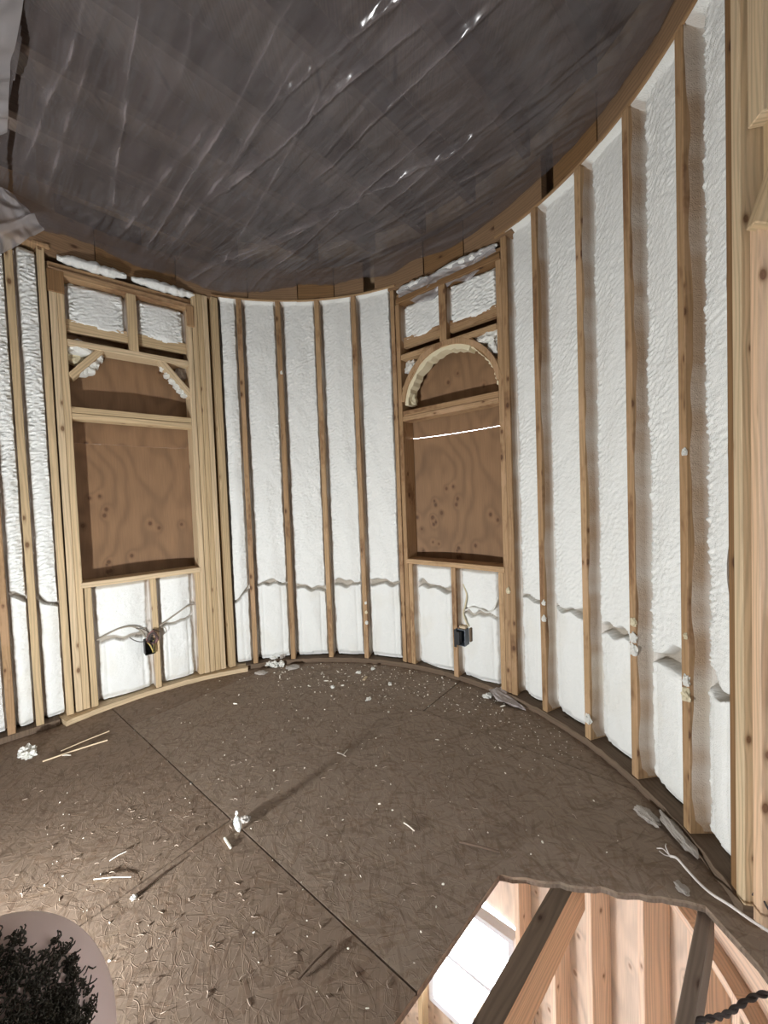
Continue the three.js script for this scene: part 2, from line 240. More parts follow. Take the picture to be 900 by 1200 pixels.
/* place(d, t, y): depth behind the stud faces, distance from the left stud side (metres, at that depth), height.  width(d): clear width at depth d */
function foamBay(place, width, y0, y1, seed, o = {}) {
  const { edgeR = o.edge ?? 1, seamY = 0.66, seam = 1, rough = 0.003, ripple = 0.5, recess = 0.045, valley = 0.078, over = 0.5, step = 0.0075, edge = 1, edgeL = o.edge ?? 1, flat = 0, ramp = 0 } = o;
  const w0 = width(0.05); const half = w0 / 2; const cols = [];
  for (const e of EDGE) if (e * edge < half - 0.004) cols.push([0, e * edge]); const colsR = []; for (const e of EDGE) if (e * edgeR < half - 0.004) colsR.push([1, e * edgeR]);
  const last = cols.at(-1)[1], lastR = colsR.at(-1)[1], inner = w0 - last - lastR, ni = Math.max(2, Math.round(inner / step)); const nE = cols.length;
  const left = cols.slice(), right = colsR.slice().reverse(); const mid = []; for (let i = 1; i < ni; i++) mid.push([2, i / ni]);
  const all = [...left, ...mid, ...right]; const nv = Math.round((y1 - y0) / step);
  const so = seed * 17.31;
  return gridGeo(all.length - 1, nv, (i, j) => {
    const y = lerp(y0, y1, j / nv); const [side, q] = all[i];
    let e, sgn; if (side === 0) { e = q; sgn = 0; } else if (side === 1) { e = q; sgn = 1; } else { const t = last + q * inner; e = Math.min(t, w0 - t); sgn = t > half ? 1 : 0; }
    const tt = (sgn ? w0 - e : e), edge = sgn ? edgeR : edgeL;
    const nz = n2(y * 3.1 + so + sgn * 40, 3.3), nz2 = n2(y * 9 + so + sgn * 77, 9.1);
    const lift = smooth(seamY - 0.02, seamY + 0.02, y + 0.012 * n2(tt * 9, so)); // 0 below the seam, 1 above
    const ridge = (0.043 + 0.006 * nz + 0.005 * nz2 + 0.003 * n2(y * 34 + so, sgn * 3)) * edge;                      // distance from the stud where the foam body begins
    const cover = clamp(over + 0.3 * nz + 0.35 * n2(y * 1.2 + so * 2, sgn * 5));  // how far the overspray climbs the stud side
    const climb = 0.008 + 0.03 * (1 - cover);
    // depth profile
    let d; const eE = e / edge;
    if (eE < 0.0045) d = lerp(climb, valley, smooth(0.0005, 0.0045, eE)); else d = valley;
    const body = recess - 0.012 * smooth(0, half, e) * (1 - flat) + 0.006 * n2(tt * 5 + so, y * 1.7);
    const k = smooth(ridge - 0.020 * edge, ridge + 0.004 * edge, e); if (eE >= 0.0045) d = lerp(valley - 0.006 * smooth(0.0045, 0.03, eE), body, k);
    // lower lift: shallow frame line round a smoother field
    const fr = Math.exp(-(((e - 0.062) / 0.006) ** 2)) * (1 - lift); d += 0.006 * fr * k;
    // roughness
    const am = rough * k * lerp(0.35, 1, lift) * (0.5 + 0.9 * Math.exp(-(((e - ridge) / 0.03) ** 2)) + 0.35 * n2(tt * 4 + so, y * 1.3));
    const f1 = fbm2(tt * lerp(38, 15, ripple) + so, y * lerp(42, 78, ripple) + so, 3); d -= am * 1.5 * (f1 + 0.25 * Math.abs(f1));
    d -= 0.0035 * k * fbm2(tt * 9 + so * 2, y * 7, 2);
    // rounded ends at the plates
    d += 0.03 * (1 - smooth(0, 0.045 + 0.02 * nz2, y - y0)) + 0.035 * (1 - smooth(0, 0.03, y1 - y)) * (o.openTop ? 0 : 1);
    if (o.openTop) d = lerp(d, 0.006 + 0.008 * Math.abs(nz2), (1 - smooth(0.002, 0.022 + 0.012 * nz, y1 - y)) * (eE < 0.0045 ? 0 : 1));
    // seam between the two lifts: recessed tan foam, its shade painted in too
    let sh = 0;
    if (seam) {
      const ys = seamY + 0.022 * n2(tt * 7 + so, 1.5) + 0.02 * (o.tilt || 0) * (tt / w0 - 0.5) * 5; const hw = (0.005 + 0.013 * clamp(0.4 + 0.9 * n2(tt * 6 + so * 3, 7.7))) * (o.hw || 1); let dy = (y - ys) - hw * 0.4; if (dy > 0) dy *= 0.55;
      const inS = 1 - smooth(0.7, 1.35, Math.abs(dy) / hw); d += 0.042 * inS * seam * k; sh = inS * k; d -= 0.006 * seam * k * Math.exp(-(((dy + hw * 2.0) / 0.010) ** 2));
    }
    if (ramp) d += ramp;
    let t; if (side === 0) t = e; else if (side === 1) t = width(d) - e; else { const W = width(d); t = last + q * (W - last - lastR); }
    const p = place(d, t, y);
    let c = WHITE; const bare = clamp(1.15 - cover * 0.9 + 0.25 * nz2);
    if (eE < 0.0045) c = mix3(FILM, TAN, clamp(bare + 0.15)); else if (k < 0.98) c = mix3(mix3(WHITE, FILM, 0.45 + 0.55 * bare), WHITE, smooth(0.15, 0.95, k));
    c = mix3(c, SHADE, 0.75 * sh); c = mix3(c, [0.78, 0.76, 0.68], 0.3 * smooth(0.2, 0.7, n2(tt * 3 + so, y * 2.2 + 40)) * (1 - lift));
    return { p: [p.x, p.y, p.z], uv: [tt + so - d * (1 - 2 * clamp(tt / w0)), y], c };
  });
}
const HW = 0.019;
function curvedBay(parent, a0, a1, y0, y1, seed, o) {
  // left stud side at angle a0 (+HW), right stud side at a1 (-HW)
  const place = (d, t, y) => { const r = R + d; return P(a0, 1, 0).clone() && P(a0 + ((HW * (o?.left ?? 1) + t) / r) / D2R, r, y); };
  const width = d => (a1 - a0) * D2R * (R + d) - HW * ((o?.left ?? 1) + (o?.right ?? 1));
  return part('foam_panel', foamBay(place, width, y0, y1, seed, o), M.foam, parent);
}
function stud(parent, a, mat, o = {}) {
  const { y0 = 0.038, y1 = TOP, w = 0.038, d = DEPTH, back = 0, name = 'stud', v = a } = o;
  return part(name, board(w, y1 - y0, d, v), mat, parent, P(a, R + back + d / 2, (y0 + y1) / 2), [0, Math.PI - a * D2R, 0]);
}
function arcStrip(a0, a1, r0, r1, y0, y1, n = 40, wob = 0, seed = 0) {   // closed curved block
  const pr = []; const f = (i, s) => lerp(a0, a1, i / n);
  const ring = [[r0, y0], [r0, y1], [r1, y1], [r1, y0]]; const pos = [], uv = [];
  const pt = (i, k) => { const [r, y] = ring[k & 3]; const w = wob * n2(i * 0.8 + seed, (k & 3) < 2 ? 1 : 5); return [P(f(i), r + ((k & 3) < 2 ? w : 0), y + ((k & 3) === 1 || (k & 3) === 2 ? w * 0.5 : 0)), f(i) * D2R * r0, y, r]; };
  const quad = (A, B, C, D, cap) => { for (const q of [A, B, C, A, C, D]) { pos.push(q[0].x, q[0].y, q[0].z); uv.push(q[2] + (cap ? 0 : q[3]), q[1] + seed); } };
  for (let i = 0; i < n; i++) for (let k = 0; k < 4; k++) quad(pt(i, k), pt(i + 1, k), pt(i + 1, k + 1), pt(i, k + 1));
  quad(pt(0, 0), pt(0, 1), pt(0, 2), pt(0, 3), 1); quad(pt(n, 0), pt(n, 3), pt(n, 2), pt(n, 1), 1);
  const g = new THREE.BufferGeometry(); g.setAttribute('position', new THREE.Float32BufferAttribute(pos, 3)); g.setAttribute('uv', new THREE.Float32BufferAttribute(uv, 2)); g.computeVertexNormals(); return g;
}
function plyStrip(parent, a0, a1, y0, y1, mat, name = 'plywood_panel', r = R + DEPTH + 0.001, seed = 0) {
  const n = Math.max(3, Math.round((a1 - a0) / 2.5)); const g = arcStrip(a0, a1, r, r + 0.013, y0, y1, n);
  const u = g.attributes.uv, p = g.attributes.position; for (let i = 0; i < u.count; i++) { const a = Math.atan2(p.getX(i), -p.getZ(i)); u.setXY(i, a * r + seed * 0.37, p.getY(i) + seed * 0.61); }
  return part(name, g, mat, parent);
}

const wallBack = structure('wall_back'), wallRight = structure('wall_right'), wallLeft = structure('wall_left');
// back wall, between the two windows
const backStuds = [-21.9, -16.4, -6.4, 4.1, 14.2, 24.9];
backStuds.slice(1, 5).forEach((a, i) => stud(wallBack, a, pick(M.amber, i)));
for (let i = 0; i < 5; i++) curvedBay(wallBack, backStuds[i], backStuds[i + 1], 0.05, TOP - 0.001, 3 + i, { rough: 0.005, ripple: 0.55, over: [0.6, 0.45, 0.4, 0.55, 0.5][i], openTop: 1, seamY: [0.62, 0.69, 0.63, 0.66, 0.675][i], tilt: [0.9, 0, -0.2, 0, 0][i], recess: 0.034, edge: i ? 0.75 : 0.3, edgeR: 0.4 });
// right wall
const rightStuds = [54.0, 62.6, 72.5, 82.3, 91.8, 99.0];
rightStuds.slice(1, 5).forEach((a, i) => stud(wallRight, a, pick(M.amber, i + 1)));
const rb = [{ seamY: 0.70, over: 0.55, rough: 0.006, ripple: 0.3 }, { seamY: 0.69, over: 0.62, rough: 0.006, ripple: 0.25 }, { seamY: 0.655, over: 0.65, rough: 0.006, ripple: 0.2, seam: 1.15 }, { seamY: 0.63, over: 0.75, rough: 0.006, ripple: 0.15, seam: 1.35, hw: 1.7 }, { seamY: 0.65, over: 0.7, rough: 0.006, ripple: 0.5, seam: 1.2, hw: 1.3, right: 1.2, edgeR: 0.3 }];
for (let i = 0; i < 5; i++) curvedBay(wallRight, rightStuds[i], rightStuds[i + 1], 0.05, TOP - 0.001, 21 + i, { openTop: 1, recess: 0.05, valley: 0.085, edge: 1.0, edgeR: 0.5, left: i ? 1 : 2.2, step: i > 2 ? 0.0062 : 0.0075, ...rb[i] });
plyStrip(wallBack, -25, 26, 0, 3.3, M.plyWall, 'sheathing', R + DEPTH + 0.001, 1); plyStrip(wallRight, 54, 102, 0, 3.3, M.plyWall, 'sheathing', R + DEPTH + 0.001, 2);
// plates
part('bottom_plate', arcStrip(-19, 27, R - 0.004, R + DEPTH, 0, 0.038, 46, 0.004, 2), M.dusty, wallBack);
part('bottom_plate', arcStrip(27, 101, R - 0.006, R + DEPTH, 0, 0.038, 70, 0.005, 6), M.dusty, wallRight);
part('top_plate', arcStrip(-23, 26, R - 0.004, R + DEPTH, TOP, TOP + 0.009, 46, 0.002, 3), M.amber[2], wallBack);
part('top_plate', arcStrip(53, 101, R - 0.001, R + DEPTH, TOP, TOP + 0.009, 46, 0.002, 9), M.amber[1], wallRight);
// rim blocks above the plates, with gaps
{ const rims = [[-62, -47.2], [-47, -31], [-30.8, -14], [-13.8, -1], [-0.8, 9], [9.2, 17.2], [20.4, 34], [34.2, 44.8], [45, 52.8], [53, 64.6], [67.2, 76.5], [76.7, 88.2], [88.4, 101]];
  rims.forEach(([a, b], i) => part('rim_block', arcStrip(a, b, R + 0.004 + (i % 3) * 0.004, R + 0.045, TOP + 0.010, TOP + 0.26, Math.max(3, Math.round((b - a) / 2)), 0.003, i), i % 3 === 1 ? M.brown : M.rim, a < -20 ? wallLeft : a < 25 ? wallBack : wallRight)); }
// straight left wall
{
  const ang = Math.atan2(-LW.d.z, LW.d.x); const out = V(-LW.d.z, 0, LW.d.x).multiplyScalar(-1); // outward
  if (out.dot(V(-1, 0, -0.6)) < 0) out.negate();
  const L = (s, d, y) => V(LW.A.x + LW.d.x * s + out.x * d, y, LW.A.z + LW.d.z * s + out.z * d); const ry = Math.atan2(out.x, out.z);
  const ss = [0.005, 0.155, 0.285, 0.42, 0.82];
  ss.slice(0, 4).forEach((s, i) => part('stud', board(0.038, TOP - 0.038, DEPTH, i + 40), i === 2 ? M.amber[1] : M.pale[i % 3], wallLeft, L(s, DEPTH / 2 + (i ? 0 : 0.012), (TOP + 0.038) / 2), [0, ry, 0]));
  for (let i = 0; i < 4; i++) {
    const w = ss[i + 1] - ss[i] - 0.038;
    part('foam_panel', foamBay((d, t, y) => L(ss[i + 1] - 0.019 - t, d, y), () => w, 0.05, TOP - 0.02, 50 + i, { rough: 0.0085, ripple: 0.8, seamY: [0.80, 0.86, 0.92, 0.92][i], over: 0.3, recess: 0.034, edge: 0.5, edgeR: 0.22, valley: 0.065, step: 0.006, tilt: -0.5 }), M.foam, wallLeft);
  }
  const slab = (name, s0, s1, d0, d1, y0, y1, m) => part(name, board(s1 - s0, y1 - y0, d1 - d0, s0 + 3), m, wallLeft, L((s0 + s1) / 2, (d0 + d1) / 2, (y0 + y1) / 2), [0, ry, 0]);
  slab('sheathing', -0.02, 1.85, DEPTH + 0.001, DEPTH + 0.014, 0, 3.3, M.plyWall); slab('bottom_plate', 0.06, 1.7, -0.004, DEPTH, 0, 0.038, M.dusty); slab('top_plate', -0.04, 1.7, -0.006, DEPTH, TOP, TOP + 0.022, M.amber[0]); slab('rim_block', 0.06, 1.7, 0.01, 0.05, TOP + 0.023, TOP + 0.26, M.rim);
  slab('wall_lining', 0.66, 1.75, -0.02, -0.005, 0.04, TOP, M.plyWall);
}

// ------------------------------------------------------------------ the two window openings, boarded over with plywood
function windowUnit(name, aL, aR, left) {
  const w = structure(name); const A = P(aL), B = P(aR), ex = B.clone().sub(A), L = ex.length(); ex.normalize();
  const phi = Math.atan2(-ex.z, ex.x); w.position.copy(A); w.rotation.y = phi; w.updateMatrixWorld();
  const inv = w.matrixWorld.clone().invert();
  const mats = left ? M.pale : M.amber; let vi = left ? 100 : 200;
  // vertical board: s centre, y range, front face depth behind the stud plane, depth
  const vert = (n, s, y0, y1, o = {}) => part(n, board(o.w ?? 0.038, y1 - y0, o.d ?? DEPTH, vi++), o.m ?? pick(mats, vi), w, V(s, (y0 + y1) / 2, -(o.f ?? 0) - (o.d ?? DEPTH) / 2));
  const hor = (n, s0, s1, y0, y1, o = {}) => { const m = part(n, board(y1 - y0, s1 - s0, o.d ?? DEPTH, vi++), o.m ?? pick(mats, vi), w, V((s0 + s1) / 2, (y0 + y1) / 2, -(o.f ?? 0) - (o.d ?? DEPTH) / 2)); m.rotation.z = Math.PI / 2 + (o.tilt ?? 0); return m; };
  const s1 = left ? 0.757 : 0.795, top = 2.905, mid = left ? 0.425 : 0.40;
  if (left) { vert('king_stud', -0.033, 0.04, 2.905); vert('trimmer', 0.006, 0.04, 2.905, { f: 0.002 }); vert('cripple_stud', 0.051, 0.04, 0.855); vert('trimmer', 0.776, 0.04, 2.905); vert('king_stud', 0.818, 0.04, 3.04, { f: -0.002 }); vert('king_stud', 0.858, 0.04, 3.04, { f: -0.008 }); vert('king_stud', 0.897, 0.04, 3.04, { f: -0.014 }); vert('cripple_stud', 0.738, 0.04, 0.855, { f: 0.01 }); vert('king_stud', 0.966, 0.04, 3.04, { f: -0.03, w: 0.05 }); vert('gap_shade_strip', 0.93, 0.04, 3.04, { f: 0.05, w: 0.02, d: 0.05, m: M.black }); }  // narrow black strip paints in the shade of the gap between studs
  else { vert('king_stud', -0.064, 0.04, 3.03, { f: -0.006 }); vert('trimmer', -0.021, 0.04, 2.905); vert('cripple_stud', 0.018, 0.04, 0.855, { f: 0.004 }); vert('trimmer', 0.815, 0.04, 2.905); vert('king_stud', 0.855, 0.04, 3.03, { f: -0.008 }); vert('cripple_stud', 0.775, 0.04, 0.855, { f: 0.004 }); }
  const x0 = left ? 0.026 : 0.0;
  vert('cripple_stud', mid + 0.01, 0.04, 0.855); vert('cripple_stud', left ? 0.40 : 0.39, 2.507, top, { w: 0.058, f: -0.004, d: 0.06 });
  hor('sill', x0 - 0.012, s1 + 0.012, 0.856, 0.894, { f: -0.006 });
  hor('rail', x0, s1, 1.985, 2.023, { d: 0.1 }); hor('rail', x0, s1, 2.026, 2.066, { d: 0.1, f: 0.004 });
  hor('arch_header', x0, s1, 2.466, 2.506, { f: 0.0 }); hor('header', x0, left ? 0.385 : 0.36, 2.570, 2.652, { d: 0.038, f: 0.045 }); hor('header', left ? 0.415 : 0.42, s1, 2.570, 2.652, { d: 0.038, f: 0.045 });
  hor('top_header', left ? -0.05 : -0.03, left ? 0.80 : 0.83, top, top + 0.04, { m: left ? M.amber[0] : M.brown, f: -0.006 }); hor('top_header', left ? -0.05 : -0.03, left ? 0.80 : 0.83, top + 0.042, top + 0.08, { m: M.amber[1], f: 0.01 });
  if (left) { vert('corner_block', -0.014, 2.79, 2.93, { w: 0.085, d: 0.03, f: -0.012, m: M.brown }); vert('corner_block', 0.785, 2.77, 2.93, { w: 0.055, d: 0.03, f: -0.012, m: M.amber[1] }); }
  // arch: braces and, on the right-hand unit, curved ribs
  const diag = (xa, ya, xb, yb, m, d = 0.09, th = 0.042) => { const len = Math.hypot(xb - xa, yb - ya); const b = part('arch_brace', board(th, len, d, vi++), m, w, V((xa + xb) / 2, (ya + yb) / 2, -d / 2 - 0.004)); b.rotation.z = -Math.atan2(xb - xa, yb - ya); return b; };
  const ooze = (x, y, z, rx, ry, rz, s, m = M.foamPlain) => { const g = lump(rx, ry, rz, s, 0.3, 3); g.translate(0, -ry * 0.5, 0); part('foam_blob', g, m, w, V(x, y, z)); };
  if (left) {
    diag(0.03, 2.262, 0.205, 2.472, M.pale[0]); diag(0.565, 2.478, 0.778, 2.232, M.pale[2]);
    [[0.12, 2.335, 0.05], [0.155, 2.375, 0.04], [0.09, 2.31, 0.035], [0.19, 2.425, 0.03], [0.2, 2.45, 0.02]].forEach(([x, y, r], i) => ooze(x, y, -0.075, r, r * 1.0, 0.05, i + 60));
    [[0.60, 2.43, 0.025], [0.63, 2.385, 0.028], [0.66, 2.345, 0.03], [0.69, 2.31, 0.03], [0.72, 2.28, 0.032], [0.74, 2.25, 0.026]].forEach(([x, y, r], i) => ooze(x - 0.006, y, -0.07, r, r, 0.05, i + 70));
    ooze(0.10, 2.455, -0.06, 0.085, 0.06, 0.05, 81); ooze(0.06, 2.40, -0.10, 0.06, 0.06, 0.04, 82, M.foamCream); ooze(0.73, 2.42, -0.11, 0.05, 0.07, 0.03, 83, M.foamGrey);
  } else {
    const rib = (r0, r1, a0, a1, d, f, m) => { const s = new THREE.Shape(); const cx = 0.405, cy = 2.085; for (let i = 0; i <= 24; i++) { const a = lerp(a0, a1, i / 24) * D2R; s[i ? 'lineTo' : 'moveTo'](cx + r1 * Math.cos(a), cy + r1 * Math.sin(a)); } for (let i = 24; i >= 0; i--) { const a = lerp(a0, a1, i / 24) * D2R; const q = r0 + (m === M.foamCream ? 0.012 * n2(i * 0.7, 3) : 0); s.lineTo(cx + q * Math.cos(a), cy + q * Math.sin(a)); } const g = new THREE.ExtrudeGeometry(s, { depth: d, bevelEnabled: true, bevelSize: 0.002, bevelThickness: 0.002, bevelSegments: 1 }); part(m === M.foamCream ? 'foam_lining' : 'arch_rib', g, m, w, V(0, 0, -f - d)); };
    rib(0.385, 0.42, 8, 172, 0.04, 0.0, M.amber[0]); rib(0.352, 0.384, 60, 176, 0.09, 0.012, M.foamCream); rib(0.372, 0.386, 5, 60, 0.08, 0.03, M.foamCream);
    diag(0.575, 2.478, 0.792, 2.245, M.brown, 0.06, 0.04); diag(0.012, 2.23, 0.215, 2.470, M.amber[2], 0.05, 0.04);
    ooze(0.72, 2.44, -0.05, 0.09, 0.06, 0.05, 91); ooze(0.06, 2.40, -0.06, 0.06, 0.06, 0.04, 92); ooze(0.75, 2.36, -0.06, 0.05, 0.07, 0.04, 93); ooze(0.05, 2.15, -0.08, 0.03, 0.07, 0.04, 94, M.foamCream);
  }
  // foam in the small bays
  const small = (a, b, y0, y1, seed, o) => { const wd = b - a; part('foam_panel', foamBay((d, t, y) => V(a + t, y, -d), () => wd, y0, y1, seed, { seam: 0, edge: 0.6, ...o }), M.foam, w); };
  small(x0, left ? 0.371 : 0.361, 2.60, top, 110 + left, { rough: left ? 0.012 : 0.008, ripple: 0.9, recess: 0.05, valley: 0.075, seamY: 0, step: 0.006 });
  small(left ? 0.429 : 0.419, s1, 2.60, top, 114 + left, { rough: 0.012, ripple: 0.85, recess: 0.045, valley: 0.07, seamY: 0, step: 0.006 });
  const lo = { rough: 0.003, ripple: 0.3, recess: 0.04, valley: 0.07, seamY: left ? 0.46 : 0.68, seam: left ? 0.6 : 1, step: 0.007, over: 0.7, edge: 0.8 };
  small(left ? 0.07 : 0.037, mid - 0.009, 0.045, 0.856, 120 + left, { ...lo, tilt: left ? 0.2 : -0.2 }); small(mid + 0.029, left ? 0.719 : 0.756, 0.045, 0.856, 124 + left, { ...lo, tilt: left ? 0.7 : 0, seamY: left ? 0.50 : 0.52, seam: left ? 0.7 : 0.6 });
  // foam spilling over the top header
  const n = 26; for (let k = 0; k < 2; k++) { const a = left ? (k ? 0.41 : 0.0) : (k ? 0.30 : -0.02), b = left ? (k ? 0.83 : 0.38) : (k ? 0.81 : 0.27);
    const pts = []; part('foam_bead', gridGeo(60, 14, (i, j) => { const t = i / 60, q = j / 14 * 2 * Math.PI; const env = Math.pow(Math.sin(Math.PI * clamp(t * 0.96 + 0.02)), 0.35); const r = (left ? 0.031 : 0.022) * env * (1 + 0.26 * n2(t * 6 + k * 7, 2) + 0.10 * n3(t * 17, Math.cos(q) * 1.5, Math.sin(q) * 1.5)); return { p: [lerp(a, b, t), 3.005 + (left ? 0.018 : 0.0) + Math.sin(q) * r * 1.15 + 0.004 * n2(t * 5, 8), -0.012 + Math.cos(q) * r * 1.2], uv: [t * 0.5, j / 14 * 0.1], c: WHITE }; }), M.foam, w); }
  // plywood outside, in two sheets with a narrow open joint
  const jy = left ? 1.847 : 1.862, gap = left ? 0.0012 : 0.004;
  const toLocal = m => { m.geometry.applyMatrix4(inv); return m; };
  toLocal(plyStrip(w, aL - 4, aR + 4.5, 0, jy, M.ply, 'plywood_panel', R + DEPTH + 0.001, left ? 3 : 5)); toLocal(plyStrip(w, aL - 4, aR + 4.5, jy + gap, 3.3, M.ply, 'plywood_panel', R + DEPTH + 0.001, left ? 4 : 6.4));
  // plates
  toLocal(part('bottom_plate', arcStrip(left ? -58 : 24, left ? -18.5 : 57, R - (left ? 0.045 : 0.006), R + DEPTH, 0, left ? 0.034 : 0.038, 40, 0.003, 5), left ? M.pale[2] : M.dusty, w));
  toLocal(part('top_plate', arcStrip(aL - 3, aR + 4, R + 0.012, R + DEPTH, 3.03, 3.072, 24, 0.002, 5), M.rim, w));
  w.userData.L = L; return w;
}
const win1 = windowUnit('window_1', -54, -26, true), win2 = windowUnit('window_2', 27, 53, false);

// ------------------------------------------------------------------ right end: doorway post, trimmer, arch brace and header
{
  const dr = structure('door_1'); const rad = (n, a, w, d, y0, y1, back, m, v) => part(n, board(w, y1 - y0, d, v), m, dr, P(a, R + back + d / 2, (y0 + y1) / 2), [0, Math.PI - a * D2R, 0]);
  rad('king_stud', 99.2, 0.034, DEPTH, 0.02, 3.1, 0.004, M.brown, 301); rad('trimmer', 100.38, 0.038, DEPTH, 0.0, 3.1, -0.002, M.pale[2], 302);
  rad('jamb_board', 101.65, 0.036, 0.24, 0.0, 2.15, 0.02, M.pine, 304);
  rad('header_board', 102.05, 0.06, 0.30, 2.435, 2.9, 0.016, M.pale[2], 305);
  rad('king_stud', 101.55, 0.03, 0.2, 2.16, 3.1, 0.055, M.pale[1], 309);
  const b = part('arch_brace', board(0.04, 0.36, 0.05, 306), M.pale[0], dr, P(102.4, R + 0.075, 2.295), [0, Math.PI - 102 * D2R, 0]); b.rotation.order = 'YXZ'; b.rotation.x = 0.31;
  rad('ledger_block', 102.2, 0.05, 0.16, 0.845, 1.0, 0.075, M.pale[1], 307);
  const b2 = part('arch_brace', board(0.04, 0.36, 0.08, 308), M.pine, dr, P(102.4, R + 0.14, 0.72), [0, Math.PI - 102 * D2R, 0]); b2.rotation.z = 0.5;
}

// ------------------------------------------------------------------ rest of the shell: rear walls, roof, ceiling joists, storey below, ground outside
{
  const rear = structure('wall_rear'); const slab = (n, sx, sy, sz, x, y, z, m, par = rear) => part(n, board(sx, sy, sz, x + z), m, par, V(x, y, z));
  slab('wall_panel', 6.2, 7.3, 0.08, 0.1, -0.1, 2.76, M.drywall); slab('wall_panel', 0.08, 4.75, 2.5, 3.16, -1.375, 1.5, M.drywall); slab('wall_panel', 0.08, 1.65, 2.5, 3.16, 2.825, 1.5, M.drywall); slab('wall_panel', 0.08, 1.0, 0.95, 3.16, 1.5, 0.725, M.drywall); slab('wall_panel', 0.08, 1.0, 1.05, 3.16, 1.5, 2.225, M.drywall); slab('wall_panel', 1.3, 7.3, 0.06, 2.52, -0.1, 0.34, M.drywall); slab('wall_panel', 0.08, 7.3, 2.6, -2.8, -0.1, 1.45, M.drywall);  // side wall panels leave an opening, added out of view for fill daylight
  const ceil = structure('ceiling'); slab('roof_deck', 6.6, 0.05, 5.4, 0.2, 3.62, 0.3, M.dark, ceil);
  const jd = V(-0.707, 0, 0.707), jn = V(0.707, 0, 0.707);
  for (let i = -5; i <= 6; i++) { const o = i * 0.406 + 0.12; const hl = Math.sqrt(Math.max(0.1, 1.72 ** 2 - o * o)); const hi = o > -0.9 ? hl * 0.999 : hl; const g = part('ceiling_joist', board(0.045, 2 * hi, 0.2, i + 60), M.ceilJoist, ceil); g.quaternion.setFromRotationMatrix(new THREE.Matrix4().makeBasis(jn, jd, jn.clone().cross(jd))); g.position.copy(jn.clone().multiplyScalar(o)).setY(3.42); }
  plyStrip(ceil, -64, 102, 3.3, 3.62, M.plyWall, 'gable_panel', R + DEPTH + 0.001);
  const low = structure('wall_lower'); const LOW = -3.7;
  const lowStuds = [-68, -16.1, -6.05, 4.45, 14.6, 25.9, 54.2, 63, 71.8, 82.9, 92.2, 99.5];
  lowStuds.forEach((a, i) => stud(low, a, a > 50 ? M.pinkish : M.pale[1], { y0: LOW, y1: -0.33, name: 'stud' }));
  part('rim_board', arcStrip(-64, 102, R + 0.06, R + DEPTH, -0.33, -0.025, 80, 0.001, 1), M.pinkish, low); part('top_plate', arcStrip(-64, 102, R, R + DEPTH, -0.368, -0.331, 80, 0.001, 1), M.pinkish, low);
  plyStrip(low, -64, -55, LOW, 0, M.plyPink, 'sheathing', R + DEPTH + 0.001, 1); plyStrip(low, -26, 28, LOW, 0, M.plyPink, 'sheathing', R + DEPTH + 0.001, 2); plyStrip(low, 52, 78, LOW, 0, M.plyPink, 'sheathing', R + DEPTH + 0.001, 3); plyStrip(low, 78.05, 102, LOW, 0, M.plyPink, 'sheathing', R + DEPTH + 0.001, 4);
  for (const [a, b] of [[-55, -26], [28, 52]]) { plyStrip(low, a, b, -1.79, 0, M.plyPink, 'header_panel', R + DEPTH + 0.001, a); plyStrip(low, a, b, LOW, -2.84, M.plyPink, 'sill_panel', R + DEPTH + 0.001, a + 1); }
  slab('lower_floor', 6.4, 0.06, 5.2, 0.1, LOW - 0.03, 0.4, M.floor[0], low);
  // lower windows; the left one, out of view, is added for fill daylight
  const vinyl = (name, aL, aR) => { const w = structure(name); const A = P(aL, R + 0.09), B = P(aR, R + 0.09), ex = B.clone().sub(A), L = ex.length(); ex.normalize(); w.position.copy(A); w.rotation.y = Math.atan2(-ex.z, ex.x);
    const bx = (n, x0, x1, y0, y1, d, m = M.vinyl) => part(n, board(x1 - x0, y1 - y0, d, x0), m, w, V((x0 + x1) / 2, (y0 + y1) / 2, 0));
    bx('window_frame', 0, L, -1.83, -1.79, 0.08); bx('window_frame', 0, L, -2.85, -2.80, 0.08); bx('window_frame', 0, 0.045, -2.8, -1.83, 0.08); bx('window_frame', L - 0.045, L, -2.8, -1.83, 0.08); bx('meeting_rail', 0.045, L - 0.045, -2.36, -2.335, 0.04); bx('meeting_rail', 0.045, L - 0.045, -2.322, -2.31, 0.03);
    part('pane', new THREE.PlaneGeometry(L - 0.09, 0.97), M.glass, w, V(L / 2, -2.315, -0.01)); };
  vinyl('window_3', 28.3, 51.7); vinyl('added_window_4', -54.7, -26.3);
  const gr = shade(new THREE.Mesh(new THREE.PlaneGeometry(40, 40).rotateX(-Math.PI / 2), M.snow)); gr.name = 'ground'; gr.userData.kind = 'structure'; gr.position.y = -4.0; scene.add(gr);
}

